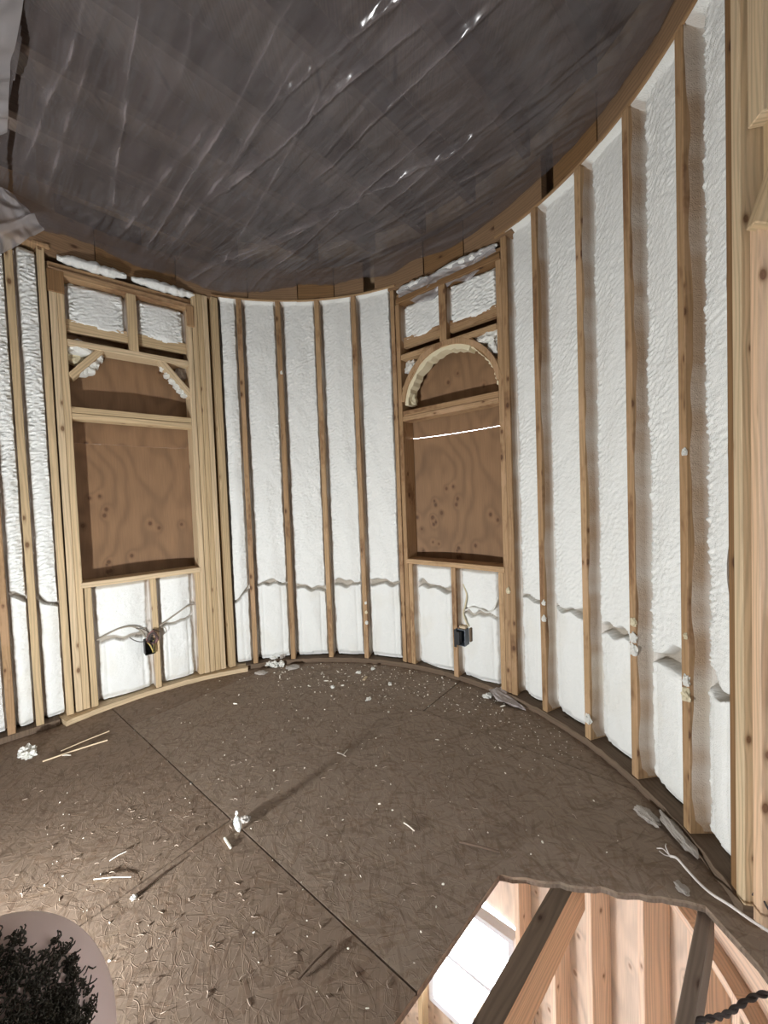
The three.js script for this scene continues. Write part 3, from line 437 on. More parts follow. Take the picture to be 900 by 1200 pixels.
// ------------------------------------------------------------------ plastic film under the ceiling joists
{
  const dirs = 42 * D2R, dx = V(Math.cos(dirs), 0, Math.sin(dirs)), dn = V(-dx.z, 0, dx.x); const r = mulberry(321); const RM = R - 0.006;
  const folds = []; const add = (x0, z0, x1, z1, amp, w) => folds.push({ x0, z0, x1, z1, amp: amp * 0.28, w: w * 1.2, L: Math.hypot(x1 - x0, z1 - z0), sharp: folds.length > 4 && folds.length < 12 });
  [[-1.04, -1.3, 0.4, 0.15, 0.03, 0.012], [-0.92, -0.82, -0.1, 0.2, 0.035, 0.010], [-1.1, -0.47, -0.2, 0.25, 0.03, 0.012], [-0.73, -1.13, 0.4, -0.02, 0.03, 0.016], [-0.62, -1.53, 0.5, -0.1, 0.02, 0.012], [0.2, -0.22, 1.0, 0.26, 0.022, 0.007], [0.3, -0.66, 1.2, 0.2, 0.024, 0.008], [-0.3, -0.74, 0.9, 0.09, 0.026, 0.014], [-0.88, -1.57, 1.0, -0.53, 0.025, 0.012], [0.5, -1.02, 1.3, -0.22, 0.02, 0.008], [-0.4, -1.7, 1.1, -0.2, 0.02, 0.012], [-0.76, -1.6, 1.35, -0.28, 0.022, 0.014], [-1.01, -1.03, -0.1, -0.28, 0.025, 0.02], [0.1, -1.4, 1.45, -0.5, 0.02, 0.010], [0.4, -1.5, 1.5, -0.75, 0.018, 0.010], [-1.2, -0.7, -0.3, 0.1, 0.02, 0.014]].forEach(a => add(...a));
  for (let i = 0; i < 26; i++) { const x = rr(-1.4, 1.2, r), z = rr(-1.6, 0.9, r), L = rr(0.25, 1.0, r), a = rr(30, 54, r) * D2R; add(x, z, x + L * Math.cos(a), z + L * Math.sin(a), rr(0.004, 0.014, r), rr(0.006, 0.014, r)); }
  let dbl = 0;
  const height = (x, z) => {
    dbl = 0;
    const rad = Math.hypot(x, z) / RM; let y = 3.195 - 0.07 * (1 - Math.pow(rad, 5)) + 0.03 * n2(x * 0.9 + 3, z * 0.9) * (1 - rad * rad) ;
    const u = x * dx.x + z * dx.z, v = x * dn.x + z * dn.z;
    y += 0.012 * n2(u * 0.9, v * 5.5) * (1 - 0.6 * rad) + 0.0045 * n2(u * 2.2 + 9, v * 18) + 0.0018 * n2(u * 8, v * 40 + 5) * smooth(0, 0.5, n2(u * 1.1, v * 1.1) + 0.2);
    const a = Math.atan2(x, -z); y -= 0.06 * smooth(0.93, 1, rad) * (0.5 + 0.5 * n2(a * 3, 4)); y -= 0.07 * smooth(0.80, 1, rad) * Math.exp(-(((a + 0.36) / 0.22) ** 2));
    for (const f of folds) { const ex = (f.x1 - f.x0) / f.L, ez = (f.z1 - f.z0) / f.L, px = x - f.x0, pz = z - f.z0, t = (px * ex + pz * ez) / f.L; if (t < -0.1 || t > 1.1) continue; const q = -px * ez + pz * ex + 0.010 * n2(t * 1.6 + f.x0 * 5, f.z0 * 7) + 0.003 * n2(t * 22, f.x0); if (Math.abs(q) > f.w * 4) continue; const env = smooth(-0.1, 0.15, t) * (1 - smooth(0.8, 1.1, t)); dbl = Math.max(dbl, env * (0.55 + 0.45 * n2(t * 5 + f.x0 * 3, 6)) * Math.min(1, f.amp / 0.008) * (Math.exp(-((q / (f.w * 0.35)) ** 2)) + 0.35 * Math.exp(-(((q - f.w * 0.9) / (f.w * 0.9)) ** 2)))); if (f.sharp) { const sl = 0.70 + 0.22 * n2(t * 7 + f.x0 * 9, f.z0 * 3) + 0.12 * n2(t * 60, f.x0), w = 0.026; const h = Math.max(0, 1 - Math.abs(q) / w); y -= w * sl * env * (h - 0.25 * h * h * (1 - h)); } else y -= f.amp * env * Math.exp(-Math.abs(q) / f.w); }
    return y;
  };
  const NU = 170, NV = 720, g0 = []; const pos = [], uv = [], col = [], idx = [], id = new Int32Array((NU + 1) * (NV + 1)).fill(-1); const E = 1.8;
  const inside = []; for (let j = 0; j <= NV; j++) for (let i = 0; i <= NU; i++) { const u = (i / NU * 2 - 1) * E, v = (j / NV * 2 - 1) * E; inside.push(Math.hypot(u, v) < RM); }
  const vid = (i, j) => { const k = j * (NU + 1) + i; if (id[k] >= 0) return id[k]; let u = (i / NU * 2 - 1) * E, v = (j / NV * 2 - 1) * E; const l = Math.hypot(u, v); if (l > RM) { u *= RM / l; v *= RM / l; } const x = u * dx.x + v * dn.x, z = u * dx.z + v * dn.z; pos.push(x, height(x, z), z); uv.push(u, v); { const k = clamp(dbl), hz = 0.5 * fbm2(u * 1.3 + 4, v * 3.2, 3) + 0.25 * n2(u * 3, v * 14); const b = 0.54 + 0.12 * hz + 0.6 * k; col.push(b, b, b, clamp(0.60 + 0.22 * hz + 0.22 * k, 0.3, 0.9)); } return id[k] = pos.length / 3 - 1; };
  for (let j = 0; j < NV; j++) for (let i = 0; i < NU; i++) { const a = j * (NU + 1) + i; if (!(inside[a] || inside[a + 1] || inside[a + NU + 1] || inside[a + NU + 2])) continue; const slit = (u, v) => { const x = u * dx.x + v * dn.x, z = u * dx.z + v * dn.z; const t = clamp((-0.5 - x) / 1.25); if (x > -0.45 || x < -1.72) return false; return Math.abs(z - lerp(0.185, -1.03, t) - 0.03 * n2(t * 3, 2)) < 0.022 * (0.6 + 0.4 * n2(t * 4, 9)); }; if (slit(((i + 0.5) / NU * 2 - 1) * E, ((j + 0.5) / NV * 2 - 1) * E)) continue; const A = vid(i, j), B = vid(i + 1, j), C = vid(i, j + 1), D = vid(i + 1, j + 1); idx.push(A, B, D, A, D, C); }
  const g = new THREE.BufferGeometry(); g.setAttribute('position', new THREE.Float32BufferAttribute(pos, 3)); g.setAttribute('uv', new THREE.Float32BufferAttribute(uv, 2)); g.setAttribute('color', new THREE.Float32BufferAttribute(col, 4)); g.setIndex(idx); g.computeVertexNormals();
  const film = part('plastic_sheet', g, M.film, scene); tag(film, 'large wrinkled clear plastic sheet stretched across the ceiling under dark joists', 'plastic sheet');
  // loose piece hanging at the left
  const bil = (A, B, C, D, s, t) => [0, 1, 2].map(k => lerp(lerp(A[k], B[k], s), lerp(D[k], C[k], s), t));
  const hang = part('plastic_flap', gridGeo(40, 50, (i, j) => { const s = i / 40, t = j / 50; const p = bil([-1.50, 3.12, -0.42], [-1.33, 3.115, -0.655], [-1.262, 3.0, -0.757], [-1.52, 2.58, -0.51], s, t); const w = 0.02 * n2(s * 3 + 4, t * 2.5) + 0.008 * n2(s * 9, t * 3) + 0.03 * Math.exp(-(((t - 0.72 + 0.1 * s) / 0.05) ** 2)); return { p: [p[0] + w * 0.7, p[1], p[2] + w * 0.7] }; }), M.filmPale, scene); tag(hang, 'loose greyish plastic flap hanging down at the upper left corner above the studs', 'plastic sheet');
  const tear = part('plastic_flap', gridGeo(20, 60, (i, j) => { const s = i / 20, t = j / 60; const e = t < 0.4 ? [lerp(-0.40, -0.747, t / 0.4), lerp(0.27, -0.02, t / 0.4)] : [lerp(-0.747, -1.017, (t - 0.4) / 0.6), lerp(-0.02, -0.286, (t - 0.4) / 0.6)]; return { p: [e[0] - 0.30 * s, 3.10 - 0.05 * Math.sin(Math.PI * s) + 0.02 * n2(t * 5, s * 3), e[1] + 0.22 * s] }; }), M.filmPale, scene); tag(tear, 'narrow folded plastic strip along the dark gap at the top left edge of the ceiling', 'plastic sheet');
  // film caught over the head of the right window
  const fw = part('plastic_flap', gridGeo(50, 20, (i, j) => { const s = i / 50, t = j / 20; const drop = 0.05 + 0.13 * Math.sin(Math.PI * clamp(s * 0.9 + 0.1)) * (0.8 + 0.5 * n2(s * 4, 2)); return { p: [lerp(0.0, 0.80, s), 3.0 - drop * t, 0.012 + 0.012 * n2(s * 7, t * 3) - 0.03 * t] }; }), M.filmPale, scene);
  fw.position.copy(win2.position); fw.rotation.copy(win2.rotation); tag(fw, 'short torn piece of milky plastic over the head of the right arched window', 'plastic sheet');
}

// ------------------------------------------------------------------ outlet boxes and cables
function inWindow(w, g) { g.position.copy(w.position); g.rotation.copy(w.rotation); return g; }
function openBox(w, h, d, t, m, parent, at) {
  const gs = []; for (const [sx, sy, sz, x, y, z] of [[w, h, t, 0, 0, -d / 2], [t, h, d, -w / 2, 0, 0], [t, h, d, w / 2, 0, 0], [w, t, d, 0, h / 2, 0], [w, t, d, 0, -h / 2, 0]]) { const b = board(sx, sy, sz, 0, 0.0008).clone(); b.translate(x, y, z); gs.push(b); }
  return part('box_shell', mergeGeometries(gs), m, parent, at);
}
{
  const g = inWindow(win1, thing('outlet_box', 'open black outlet box stuffed with looped wires below the left window', 'outlet box'));
  const c = V(0.385, 0.365, 0.0); openBox(0.058, 0.10, 0.07, 0.004, M.black, g, c);
  part('side_bracket', board(0.012, 0.10, 0.03, 3), M.yellow, g, V(0.417, 0.36, 0.008)); part('yellow_wire', tube([[0.37, 0.40, 0.0], [0.385, 0.385, 0.03], [0.40, 0.34, 0.035], [0.405, 0.32, 0.015]], 0.004, 24), M.yellow, g);
  const r = mulberry(77);
  for (let i = 0; i < 8; i++) { const a = rr(0, 6, r), w = rr(0.015, 0.034, r), hh = rr(0.03, 0.06, r), y = 0.425 + rr(-0.02, 0.02, r); part('wire_loop', tube([[0.385 + rr(-0.015, 0.015, r), 0.385, -0.01], [0.40 - w, y, 0.02 + rr(0, 0.02, r)], [0.405 + rr(-0.01, 0.01, r), y + hh, 0.03 + rr(0, 0.02, r)], [0.41 + w, y - 0.005, 0.035], [0.395 + rr(-0.01, 0.02, r), 0.375, 0.01]], 0.0042, 36), i % 3 ? M.wirePink : M.wireDark, g); }
  for (const p of [[[0.385, 0.41, 0.01], [0.33, 0.42, 0.03], [0.29, 0.445, 0.04], [0.265, 0.47, 0.035]], [[0.395, 0.46, 0.01], [0.365, 0.495, 0.03], [0.34, 0.515, 0.04], [0.305, 0.525, 0.045]], [[0.41, 0.49, 0.02], [0.435, 0.475, 0.03], [0.455, 0.46, 0.025]]]) part('wire_end', tube(p, 0.003, 20), M.wireDark, g);
  const cbl = inWindow(win1, thing('electrical_cable', 'grey cable crossing the foam left of the open black outlet box', 'cable')); part('cable_jacket', tube([[0.078, 0.48, -0.03], [0.14, 0.51, -0.022], [0.22, 0.535, -0.018], [0.29, 0.53, -0.016], [0.34, 0.49, -0.012], [0.37, 0.43, -0.02]], 0.006, 60), M.cableGrey, cbl);
  const cb2 = inWindow(win1, thing('electrical_cable', 'grey cable rising to the right across the foam under the left window', 'cable')); part('cable_jacket', tube([[0.457, 0.49, -0.02], [0.52, 0.525, -0.02], [0.60, 0.57, -0.02], [0.66, 0.60, -0.022], [0.717, 0.605, -0.03]], 0.006, 60), M.cableGrey, cb2); part('cable_loop', tube([[0.46, 0.485, -0.015], [0.495, 0.475, 0.0], [0.50, 0.445, 0.004], [0.48, 0.425, -0.01]], 0.003, 24), M.cableGrey, cb2);
}
{
  const g = inWindow(win2, thing('outlet_box', 'grey outlet box with a black receptacle beside the stud below the right window', 'outlet box'));
  const c = V(0.468, 0.355, -0.012); openBox(0.075, 0.115, 0.08, 0.004, M.greyBox, g, c);
  part('receptacle', new RoundedBoxGeometry(0.04, 0.10, 0.035, 2, 0.006), M.black, g, V(0.452, 0.352, 0.03)); part('receptacle_strap', board(0.022, 0.13, 0.004, 2), M.black, g, V(0.438, 0.35, 0.045)); part('screw', new THREE.CylinderGeometry(0.004, 0.004, 0.006, 10), M.copper, g, V(0.46, 0.425, 0.03), [Math.PI / 2, 0, 0]);
  part('cable_clamp', board(0.05, 0.02, 0.05, 4), M.sliver, g, V(0.475, 0.424, -0.02)); part('side_bracket', board(0.014, 0.10, 0.05, 5), M.dusty, g, V(0.53, 0.375, -0.03));
  const cbl = inWindow(win2, thing('electrical_cable', 'pale cable looping down the stud into the grey outlet box', 'cable')); part('cable_jacket', tube([[0.455, 0.78, -0.07], [0.475, 0.72, -0.04], [0.50, 0.66, -0.03], [0.49, 0.58, -0.02], [0.475, 0.52, -0.02], [0.495, 0.46, -0.02], [0.515, 0.43, -0.025]], 0.006, 60), M.foamCream, cbl);
  const cb2 = inWindow(win2, thing('electrical_cable', 'foam-coated cable curving across the panel under the right window', 'cable')); part('cable_jacket', tube([[0.488, 0.545, -0.03], [0.54, 0.575, -0.02], [0.60, 0.575, -0.022], [0.66, 0.56, -0.02], [0.71, 0.59, -0.016], [0.745, 0.68, -0.02]], 0.006, 60), M.foamPlain, cb2);
}
// white wire on the floor at the right, with frayed end; dark wires
{
  const g = thing('loose_wire', 'thin white wire with a frayed end lying on the floor beside the floor opening', 'wire');
  part('wire_jacket', tube([[1.642, 0.01, 0.131], [1.652, 0.02, 0.15], [1.66, 0.014, 0.19], [1.667, 0.010, 0.23], [1.664, 0.03, 0.29], [1.675, 0.05, 0.345], [1.70, 0.055, 0.40], [1.76, 0.05, 0.46], [1.84, 0.04, 0.50]], 0.0045, 90), M.wireWhite, g);
  part('frayed_end', mergeGeometries([tube([[1.642, 0.01, 0.131], [1.63, 0.02, 0.112], [1.615, 0.012, 0.10]], 0.002, 10, 5), tube([[1.642, 0.01, 0.131], [1.638, 0.03, 0.115], [1.65, 0.028, 0.10]], 0.0018, 10, 5), tube([[1.645, 0.012, 0.135], [1.625, 0.012, 0.128], [1.61, 0.02, 0.12]], 0.0018, 10, 5)]), M.wireWhite, g);
  const d = part('loose_wire', tube([[1.752, 0.07, 0.335], [1.755, 0.10, 0.36], [1.75, 0.085, 0.40], [1.77, 0.06, 0.46]], 0.003, 40), M.wireDark, scene); tag(d, 'short dark bare wire curling up next to the doorway post', 'wire');
  const c = thing('power_cable', 'dark twisted cable hanging across the floor opening at the lower right corner', 'cable');
  const run = ph => { const pts = []; for (let i = 0; i <= 40; i++) { const t = i / 40; const b = [lerp(1.37, 1.76, t), -0.06 + 0.012 * Math.sin(t * 11), lerp(0.545, 0.47, t) + 0.008 * Math.sin(t * 9)]; pts.push([b[0], b[1] + 0.004 * Math.cos(t * 40 + ph), b[2] + 0.004 * Math.sin(t * 40 + ph)]); } return tube(pts, 0.0042, 120, 6); };
  part('cable_strand', run(0), M.wireDark, c); part('cable_strand', run(Math.PI), M.wireDark, c);
}

// ------------------------------------------------------------------ debris on the floor
function debris(name, geo, mat, x, z, label, category, group, ry = 0, y = 0) { const m = part(name, geo, mat, scene, V(x, y, z), [0, ry, 0]); return tag(m, label, category, group); }
debris('foam_chunk', lump(0.055, 0.028, 0.036, 1, 0.45, 4), M.foamPlain, -1.453, -0.631, 'white torn foam chunk on the floor below the far left studs', 'foam chunk', null, -0.5);
{ // upright curled white scrap casting the long shadow
  const g = thing('foam_scrap', 'curled white foam scrap standing on edge on the floor seam, casting a long shadow', 'foam scrap', V(-0.037, 0, -0.058));
  part('scrap_shell', gridGeo(16, 24, (i, j) => { const s = i / 16 * 2 - 1, t = j / 24; const w = 0.017 * Math.pow(Math.sin(Math.PI * clamp(t * 0.94 + 0.03)), 0.7) * (1 + 0.12 * n2(t * 6, s * 2)); const a = s * 2.3; return { p: [Math.sin(a) * w, t * 0.078, Math.cos(a) * w * 0.8 - 0.01 * t], c: WHITE, uv: [s * 0.02, t * 0.08] }; }), M.foam, g, V(0, 0, 0), [0, 2.75, 0]);
  part('torn_tip', lump(0.006, 0.01, 0.006, 4, 0.4, 2), M.foamPlain, g, V(-0.008, 0.07, -0.006));
}
debris('foam_flake', lump(0.022, 0.012, 0.018, 7, 0.35, 3), M.foamGrey, -0.03, -0.115, 'small beige flake just behind the curled white foam scrap', 'foam flake');
debris('wood_chip', board(0.008, 0.07, 0.006, 3, 0.002), M.crumb, -0.062, -0.003, 'short pale wood chip in front of the curled white foam scrap', 'wood chip', null, 0, 0.004).rotation.set(Math.PI / 2, 0, -0.75);
function stick(name, x0, z0, x1, z1, r, mat, label, cat, y = 0.004, bend = 0) { const mx = (x0 + x1) / 2 + bend, mz = (z0 + z1) / 2 + bend; const m = part(name, tube([[x0, y, z0], [mx, y * 1.6 + Math.abs(bend) * 0.4, mz], [x1, y, z1]], r, 20, 5), mat, scene); return tag(m, label, cat); }
stick('wood_splinter', -1.308, -0.565, -1.075, -0.741, 0.0045, M.sliver, 'longer pale wood splinter on the floor in front of the left window', 'wood splinter');
stick('wood_splinter', -1.279, -0.65, -1.13, -0.835, 0.0035, M.sliver, 'thinner pale wood splinter nearest the plate under the left window', 'wood splinter');
stick('wood_splinter', -1.235, -0.61, -1.19, -0.61, 0.003, M.crumb, 'stubby pale splinter touching the longer splinter by the left window', 'wood splinter');
stick('dark_stick', -0.307, 0.197, -0.226, 0.087, 0.0035, M.bark, 'dark thin stick with a pale end on the bright lit floor', 'stick', 0.006);
debris('foam_flake', lump(0.010, 0.008, 0.009, 9, 0.4, 2), M.foamPlain, -0.312, 0.205, 'tiny white flake at the near end of the dark stick', 'foam flake');
stick('twig', 0.328, 0.461, 0.411, 0.379, 0.0035, M.bark, 'brown twig lying diagonally on the floor left of the floor opening', 'twig', 0.006);
stick('bark_strip', 0.874, 0.033, 1.019, 0.084, 0.005, M.bark, 'curved strip of bark just above the corner of the floor opening', 'bark strip', 0.006, 0.012);
stick('wood_splinter', -0.507, 0.133, -0.37, 0.129, 0.0016, M.crumb, 'white pointed sliver on the brightest lit floor at the left', 'wood splinter', 0.005);
stick('wood_splinter', -0.50, 0.06, -0.46, 0.02, 0.0017, M.crumb, 'short white sliver near the brightly lit floor edge at the left', 'wood splinter', 0.005);
[[0.345, -0.53, 0.03, 0.6, 'pale bent splinter at the far end of the long floor shadow'], [0.365, -0.545, 0.025, 2.0, 'short straight splinter beside the pale bent one at the long shadow'], [0.68, -0.048, 0.03, 0.8, 'thin pale sliver lying alone in the middle of the dark floor']].forEach(([x, z, l, a, lb]) => stick('wood_splinter', x - l * Math.cos(a), z - l * Math.sin(a), x + l * Math.cos(a), z + l * Math.sin(a), 0.0025, M.crumb, lb, 'wood splinter'));
// heap of broken foam at the foot of a stud
[[-0.345, -1.70, 0.030, 'white foam lump at the front of the heap by the back wall'], [-0.40, -1.72, 0.026, 'white broken foam lump at the left end of the heap by the back wall'], [-0.29, -1.715, 0.028, 'white broken foam lump at the right end of the heap by the back wall']].forEach(([x, z, s, lb], i) => debris('foam_chunk', lump(s, s * 0.9, s * 0.8, 20 + i, 0.5, 3), M.foamPlain, x, z, lb, 'foam chunk', null, i));
debris('foam_chunk', lump(0.036, 0.026, 0.026, 26, 0.5, 3), M.foamPlain, -0.37, -1.79, 'tall white foam lump leaning on the plate in the heap by the back wall', 'foam chunk', null, 0.4, 0.037);
debris('foam_chunk', lump(0.03, 0.02, 0.024, 27, 0.5, 3), M.foamGrey, -0.300, -1.80, 'greyish foam lump resting on the plate behind the white heap', 'foam chunk', null, 1.4, 0.04);
debris('foam_slab', lump(0.058, 0.014, 0.038, 31, 0.22, 3, 0.9), M.foamGrey, -0.185, -1.66, 'flat grey-beige foam slab at the foot of the second back stud', 'foam slab', null, 0.2);
debris('foam_slab', lump(0.05, 0.012, 0.032, 33, 0.22, 3, 0.9), M.foamGrey, -0.42, -1.58, 'flat grey foam slab left of the white foam heap', 'foam slab', null, -0.1);
{ // film scrap below the right window
  const g = gridGeo(14, 18, (i, j) => { const s = i / 14 * 2 - 1, t = j / 18; const w = 0.055 * (t < 0.45 ? 1 : 1 - (t - 0.45) / 0.58) + 0.004 * n2(t * 8, 1); return { p: [s * w + 0.10 * Math.max(0, t - 0.4) * 0.9, 0.045 * Math.pow(1 - t, 1.5) + 0.004 + 0.006 * n2(s * 2, t * 4), t * 0.24 - 0.08] }; });
  debris('paper_scrap', g, M.paper, 1.37, -1.02, 'torn grey paper scrap leaning on the plate at the foot of the right window', 'paper scrap', null, 0.35, 0.004);
}
debris('foam_chunk', lump(0.03, 0.018, 0.022, 41, 0.4, 3), M.foamPlain, 1.285, -1.075, 'white foam lump just left of the torn grey paper scrap', 'foam chunk');
debris('foam_slab', lump(0.030, 0.012, 0.055, 44, 0.3, 3), M.foamGrey, 1.685, -0.055, 'grey foam splat on the floor edge of the right wall, farther of two', 'foam slab', null, 0.2);
debris('foam_slab', lump(0.026, 0.014, 0.10, 45, 0.3, 3), M.foamGrey, 1.735, 0.05, 'long grey foam splat along the right wall plate, nearer the doorway', 'foam slab', null, -0.05, 0.012);
debris('foam_flake', lump(0.018, 0.008, 0.024, 46, 0.35, 2), M.foamGrey, 1.60, 0.245, 'small grey flake at the corner edge of the floor opening', 'foam flake');
[[0.198, -1.294, 'pale foam crumb lying alone in front of the middle back stud'], [0.47, -1.103, 'cluster-sized pale foam crumb in front of the right window, nearest the camera'], [0.62, -1.31, 'pale foam crumb beside the floor debris left of the right window'], [0.374, -1.52, 'flat pale crumb close to the back plate right of the middle'], [0.487, -1.58, 'white crumb against the plate at the fourth back stud']].forEach(([x, z, lb], i) => debris('foam_crumb', lump(0.017 + 0.004 * (i % 2), 0.010, 0.013, 50 + i, 0.5, 2), M.foamPlain, x, z, lb, 'foam crumb', null, i));
debris('wood_chip', board(0.022, 0.06, 0.006, 8, 0.002), M.sliver, 0.43, -1.42, 'thin brown wood chip among the crumbs near the back plate', 'wood chip', null, 0, 0.004).rotation.set(Math.PI / 2, 0, 0.3);
// countless small crumbs and fibres
{
  const r = mulberry(909); const g = new THREE.IcosahedronGeometry(1, 0); const N = 700; const im = new THREE.InstancedMesh(g, M.crumb, N); im.name = 'floor_crumbs'; im.userData.kind = 'stuff'; tag(im, 'countless tiny pale foam and wood crumbs scattered over the subfloor', 'debris'); shade(im);
  const m4 = new THREE.Matrix4(), q = new THREE.Quaternion(), holeIn = (x, z) => (x > 0.55 && z > 0.1 && x + z > 1.10);
  for (let i = 0; i < N; i++) { let x, z; do { const t = r(); if (t < 0.62) { const a = rr(-10, 75, r), d = R - 0.02 - Math.abs((r() + r() + r() - 1.5)) * 0.55; x = d * Math.sin(a * D2R); z = -d * Math.cos(a * D2R); } else { x = rr(-1.3, 1.6, r); z = rr(-1.6, 0.55, r); } } while (Math.hypot(x, z) > R - 0.03 && z < 0.1 || holeIn(x, z) || x > 1.66 || x < -1.35 - z * 0.4);
    const s = 0.0011 + 0.0030 * r() * r() * (z < -0.9 ? 1.5 : 0.8); q.setFromEuler(new THREE.Euler(r() * 6, r() * 6, r() * 6)); m4.compose(V(x, s * 0.4, z), q, V(s * (1 + r()), s * 0.7, s * (1 + r() * (r() < 0.2 ? 5 : 1)))); im.setMatrixAt(i, m4); }
  scene.add(im);
  const gs = []; for (let i = 0; i < 260; i++) { let x, z; do { const t = r(); x = t < 0.6 ? rr(-0.9, 0.5, r) : rr(-1.2, 1.5, r); z = t < 0.6 ? rr(-0.5, 0.62, r) : rr(-1.3, 0.5, r); } while (holeIn(x, z) || Math.hypot(x, z) > 1.6); const a = r() * 6.28, l = rr(0.006, 0.026, r), b = rr(-0.4, 0.4, r); gs.push(tube([[x, 0.001, z], [x + l * 0.5 * Math.cos(a), 0.001 + l * 0.22 * r(), z + l * 0.5 * Math.sin(a)], [x + l * Math.cos(a + b), 0.001, z + l * Math.sin(a + b)]], rr(0.0007, 0.0015, r), 4, 4)); }
  const fb = part('floor_fibres', mergeGeometries(gs), std({ color: RGB(0.42, 0.34, 0.27), roughness: 0.85 }), scene); fb.userData.kind = 'stuff'; tag(fb, 'countless lifted wood fibres and shavings on the worn subfloor', 'debris');
}
// foam splatter on studs of the right wall
{
  const sp = [[82.3, 0.755, 0.02], [82.3, 0.68, 0.022], [82.3, 0.62, 0.026], [91.8, 0.80, 0.012], [62.7, 0.70, 0.016], [62.7, 0.60, 0.02], [91.8, 0.56, 0.024], [72.5, 0.13, 0.025], [91.9, 1.50, 0.014], [14.3, 0.42, 0.014], [14.3, 0.33, 0.016], [14.25, 0.5, 0.012], [53.9, 0.72, 0.02], [-6.4, 2.45, 0.014], [91.8, 0.62, 0.02]];
  sp.forEach(([a, y, s], i) => part('foam_blob', lump(s * 0.7, s * 1.3, s * 0.5, 200 + i, 0.4, 2), i % 3 ? M.foamPlain : M.foamCream, a < 25 ? wallBack : wallRight, P(a + 0.3, R - s * 0.1, y), [0, Math.PI - a * D2R, 0]));
}

// ------------------------------------------------------------------ portable work light on the floor (the lamp that lights the room)
{
  const g = thing('work_light', 'small portable work light standing on the subfloor, aimed up at the walls', 'work light', LAMP_POS.clone().setY(0)); const dir = LAMP_AIM.clone().sub(LAMP_POS).normalize();
  const head = new THREE.Group(); head.name = 'lamp_head'; head.position.set(0, LAMP_POS.y, 0); g.add(head); head.lookAt(g.position.clone().add(head.position).add(dir)); g.updateMatrixWorld(); head.lookAt(LAMP_AIM);
  part('housing', new RoundedBoxGeometry(LAMP_W + 0.03, LAMP_H + 0.03, 0.04, 2, 0.006), M.black, head, V(0, 0, -0.024)); part('lens', board(LAMP_W, LAMP_H, 0.003, 1, 0.001), new THREE.MeshStandardMaterial({ color: 0xffffff, emissive: RGB(1, 0.98, 0.94), emissiveIntensity: 8 }), head, V(0, 0, -0.0025));
  part('stand', tube([[-0.075, 0.125, -0.02], [-0.078, 0.02, 0.0], [-0.07, 0.008, 0.05], [0.07, 0.008, 0.05], [0.078, 0.02, 0.0], [0.075, 0.125, -0.02]], 0.006, 50), M.yellow, g);
  lampLight.position.copy(LAMP_POS).addScaledVector(dir, 0.004); lampLight.lookAt(LAMP_POS.clone().addScaledVector(dir, -1)); lampLight.castShadow = true;
  lampLight.lookAt(LAMP_AIM);
}

// ------------------------------------------------------------------ person kneeling in the lower left foreground, seen from above and behind
function sdfMesh(sdf, c, half, res) {
  const mc = new MarchingCubes(res, new THREE.MeshStandardMaterial(), false, false, 400000); mc.isolation = 0; const s = half * 2 / res;
  for (let k = 0; k < res; k++) for (let j = 0; j < res; j++) for (let i = 0; i < res; i++) { const x = (i - res / 2) / (res / 2), y = (j - res / 2) / (res / 2), z = (k - res / 2) / (res / 2); mc.field[k * res * res + j * res + i] = -sdf(c.x + x * half, c.y + y * half, c.z + z * half); }
  mc.update(); const n = mc.count, pa = mc.positionArray.slice(0, n * 3), na = mc.normalArray.slice(0, n * 3); const g = new THREE.BufferGeometry(); for (let i = 0; i < n; i++) { pa[i * 3] = c.x + pa[i * 3] * half; pa[i * 3 + 1] = c.y + pa[i * 3 + 1] * half; pa[i * 3 + 2] = c.z + pa[i * 3 + 2] * half; }
  g.setAttribute('position', new THREE.BufferAttribute(pa, 3)); g.setAttribute('normal', new THREE.BufferAttribute(na, 3)); g.setAttribute('uv', new THREE.BufferAttribute(new Float32Array(n * 2), 2)); return g;
}
const smin = (a, b, k) => { const h = clamp(0.5 + 0.5 * (b - a) / k); return lerp(b, a, h) - k * h * (1 - h); };
function cap(p, a, b, ra, rb) { const bx = b[0] - a[0], by = b[1] - a[1], bz = b[2] - a[2], px = p[0] - a[0], py = p[1] - a[1], pz = p[2] - a[2]; const t = clamp((px * bx + py * by + pz * bz) / (bx * bx + by * by + bz * bz)); return Math.hypot(px - bx * t, py - by * t, pz - bz * t) - lerp(ra, rb, t); }
const ell = (p, c, r) => { const x = (p[0] - c[0]) / r[0], y = (p[1] - c[1]) / r[1], z = (p[2] - c[2]) / r[2]; const k = Math.hypot(x, y, z); return (k - 1) * Math.min(...r); };
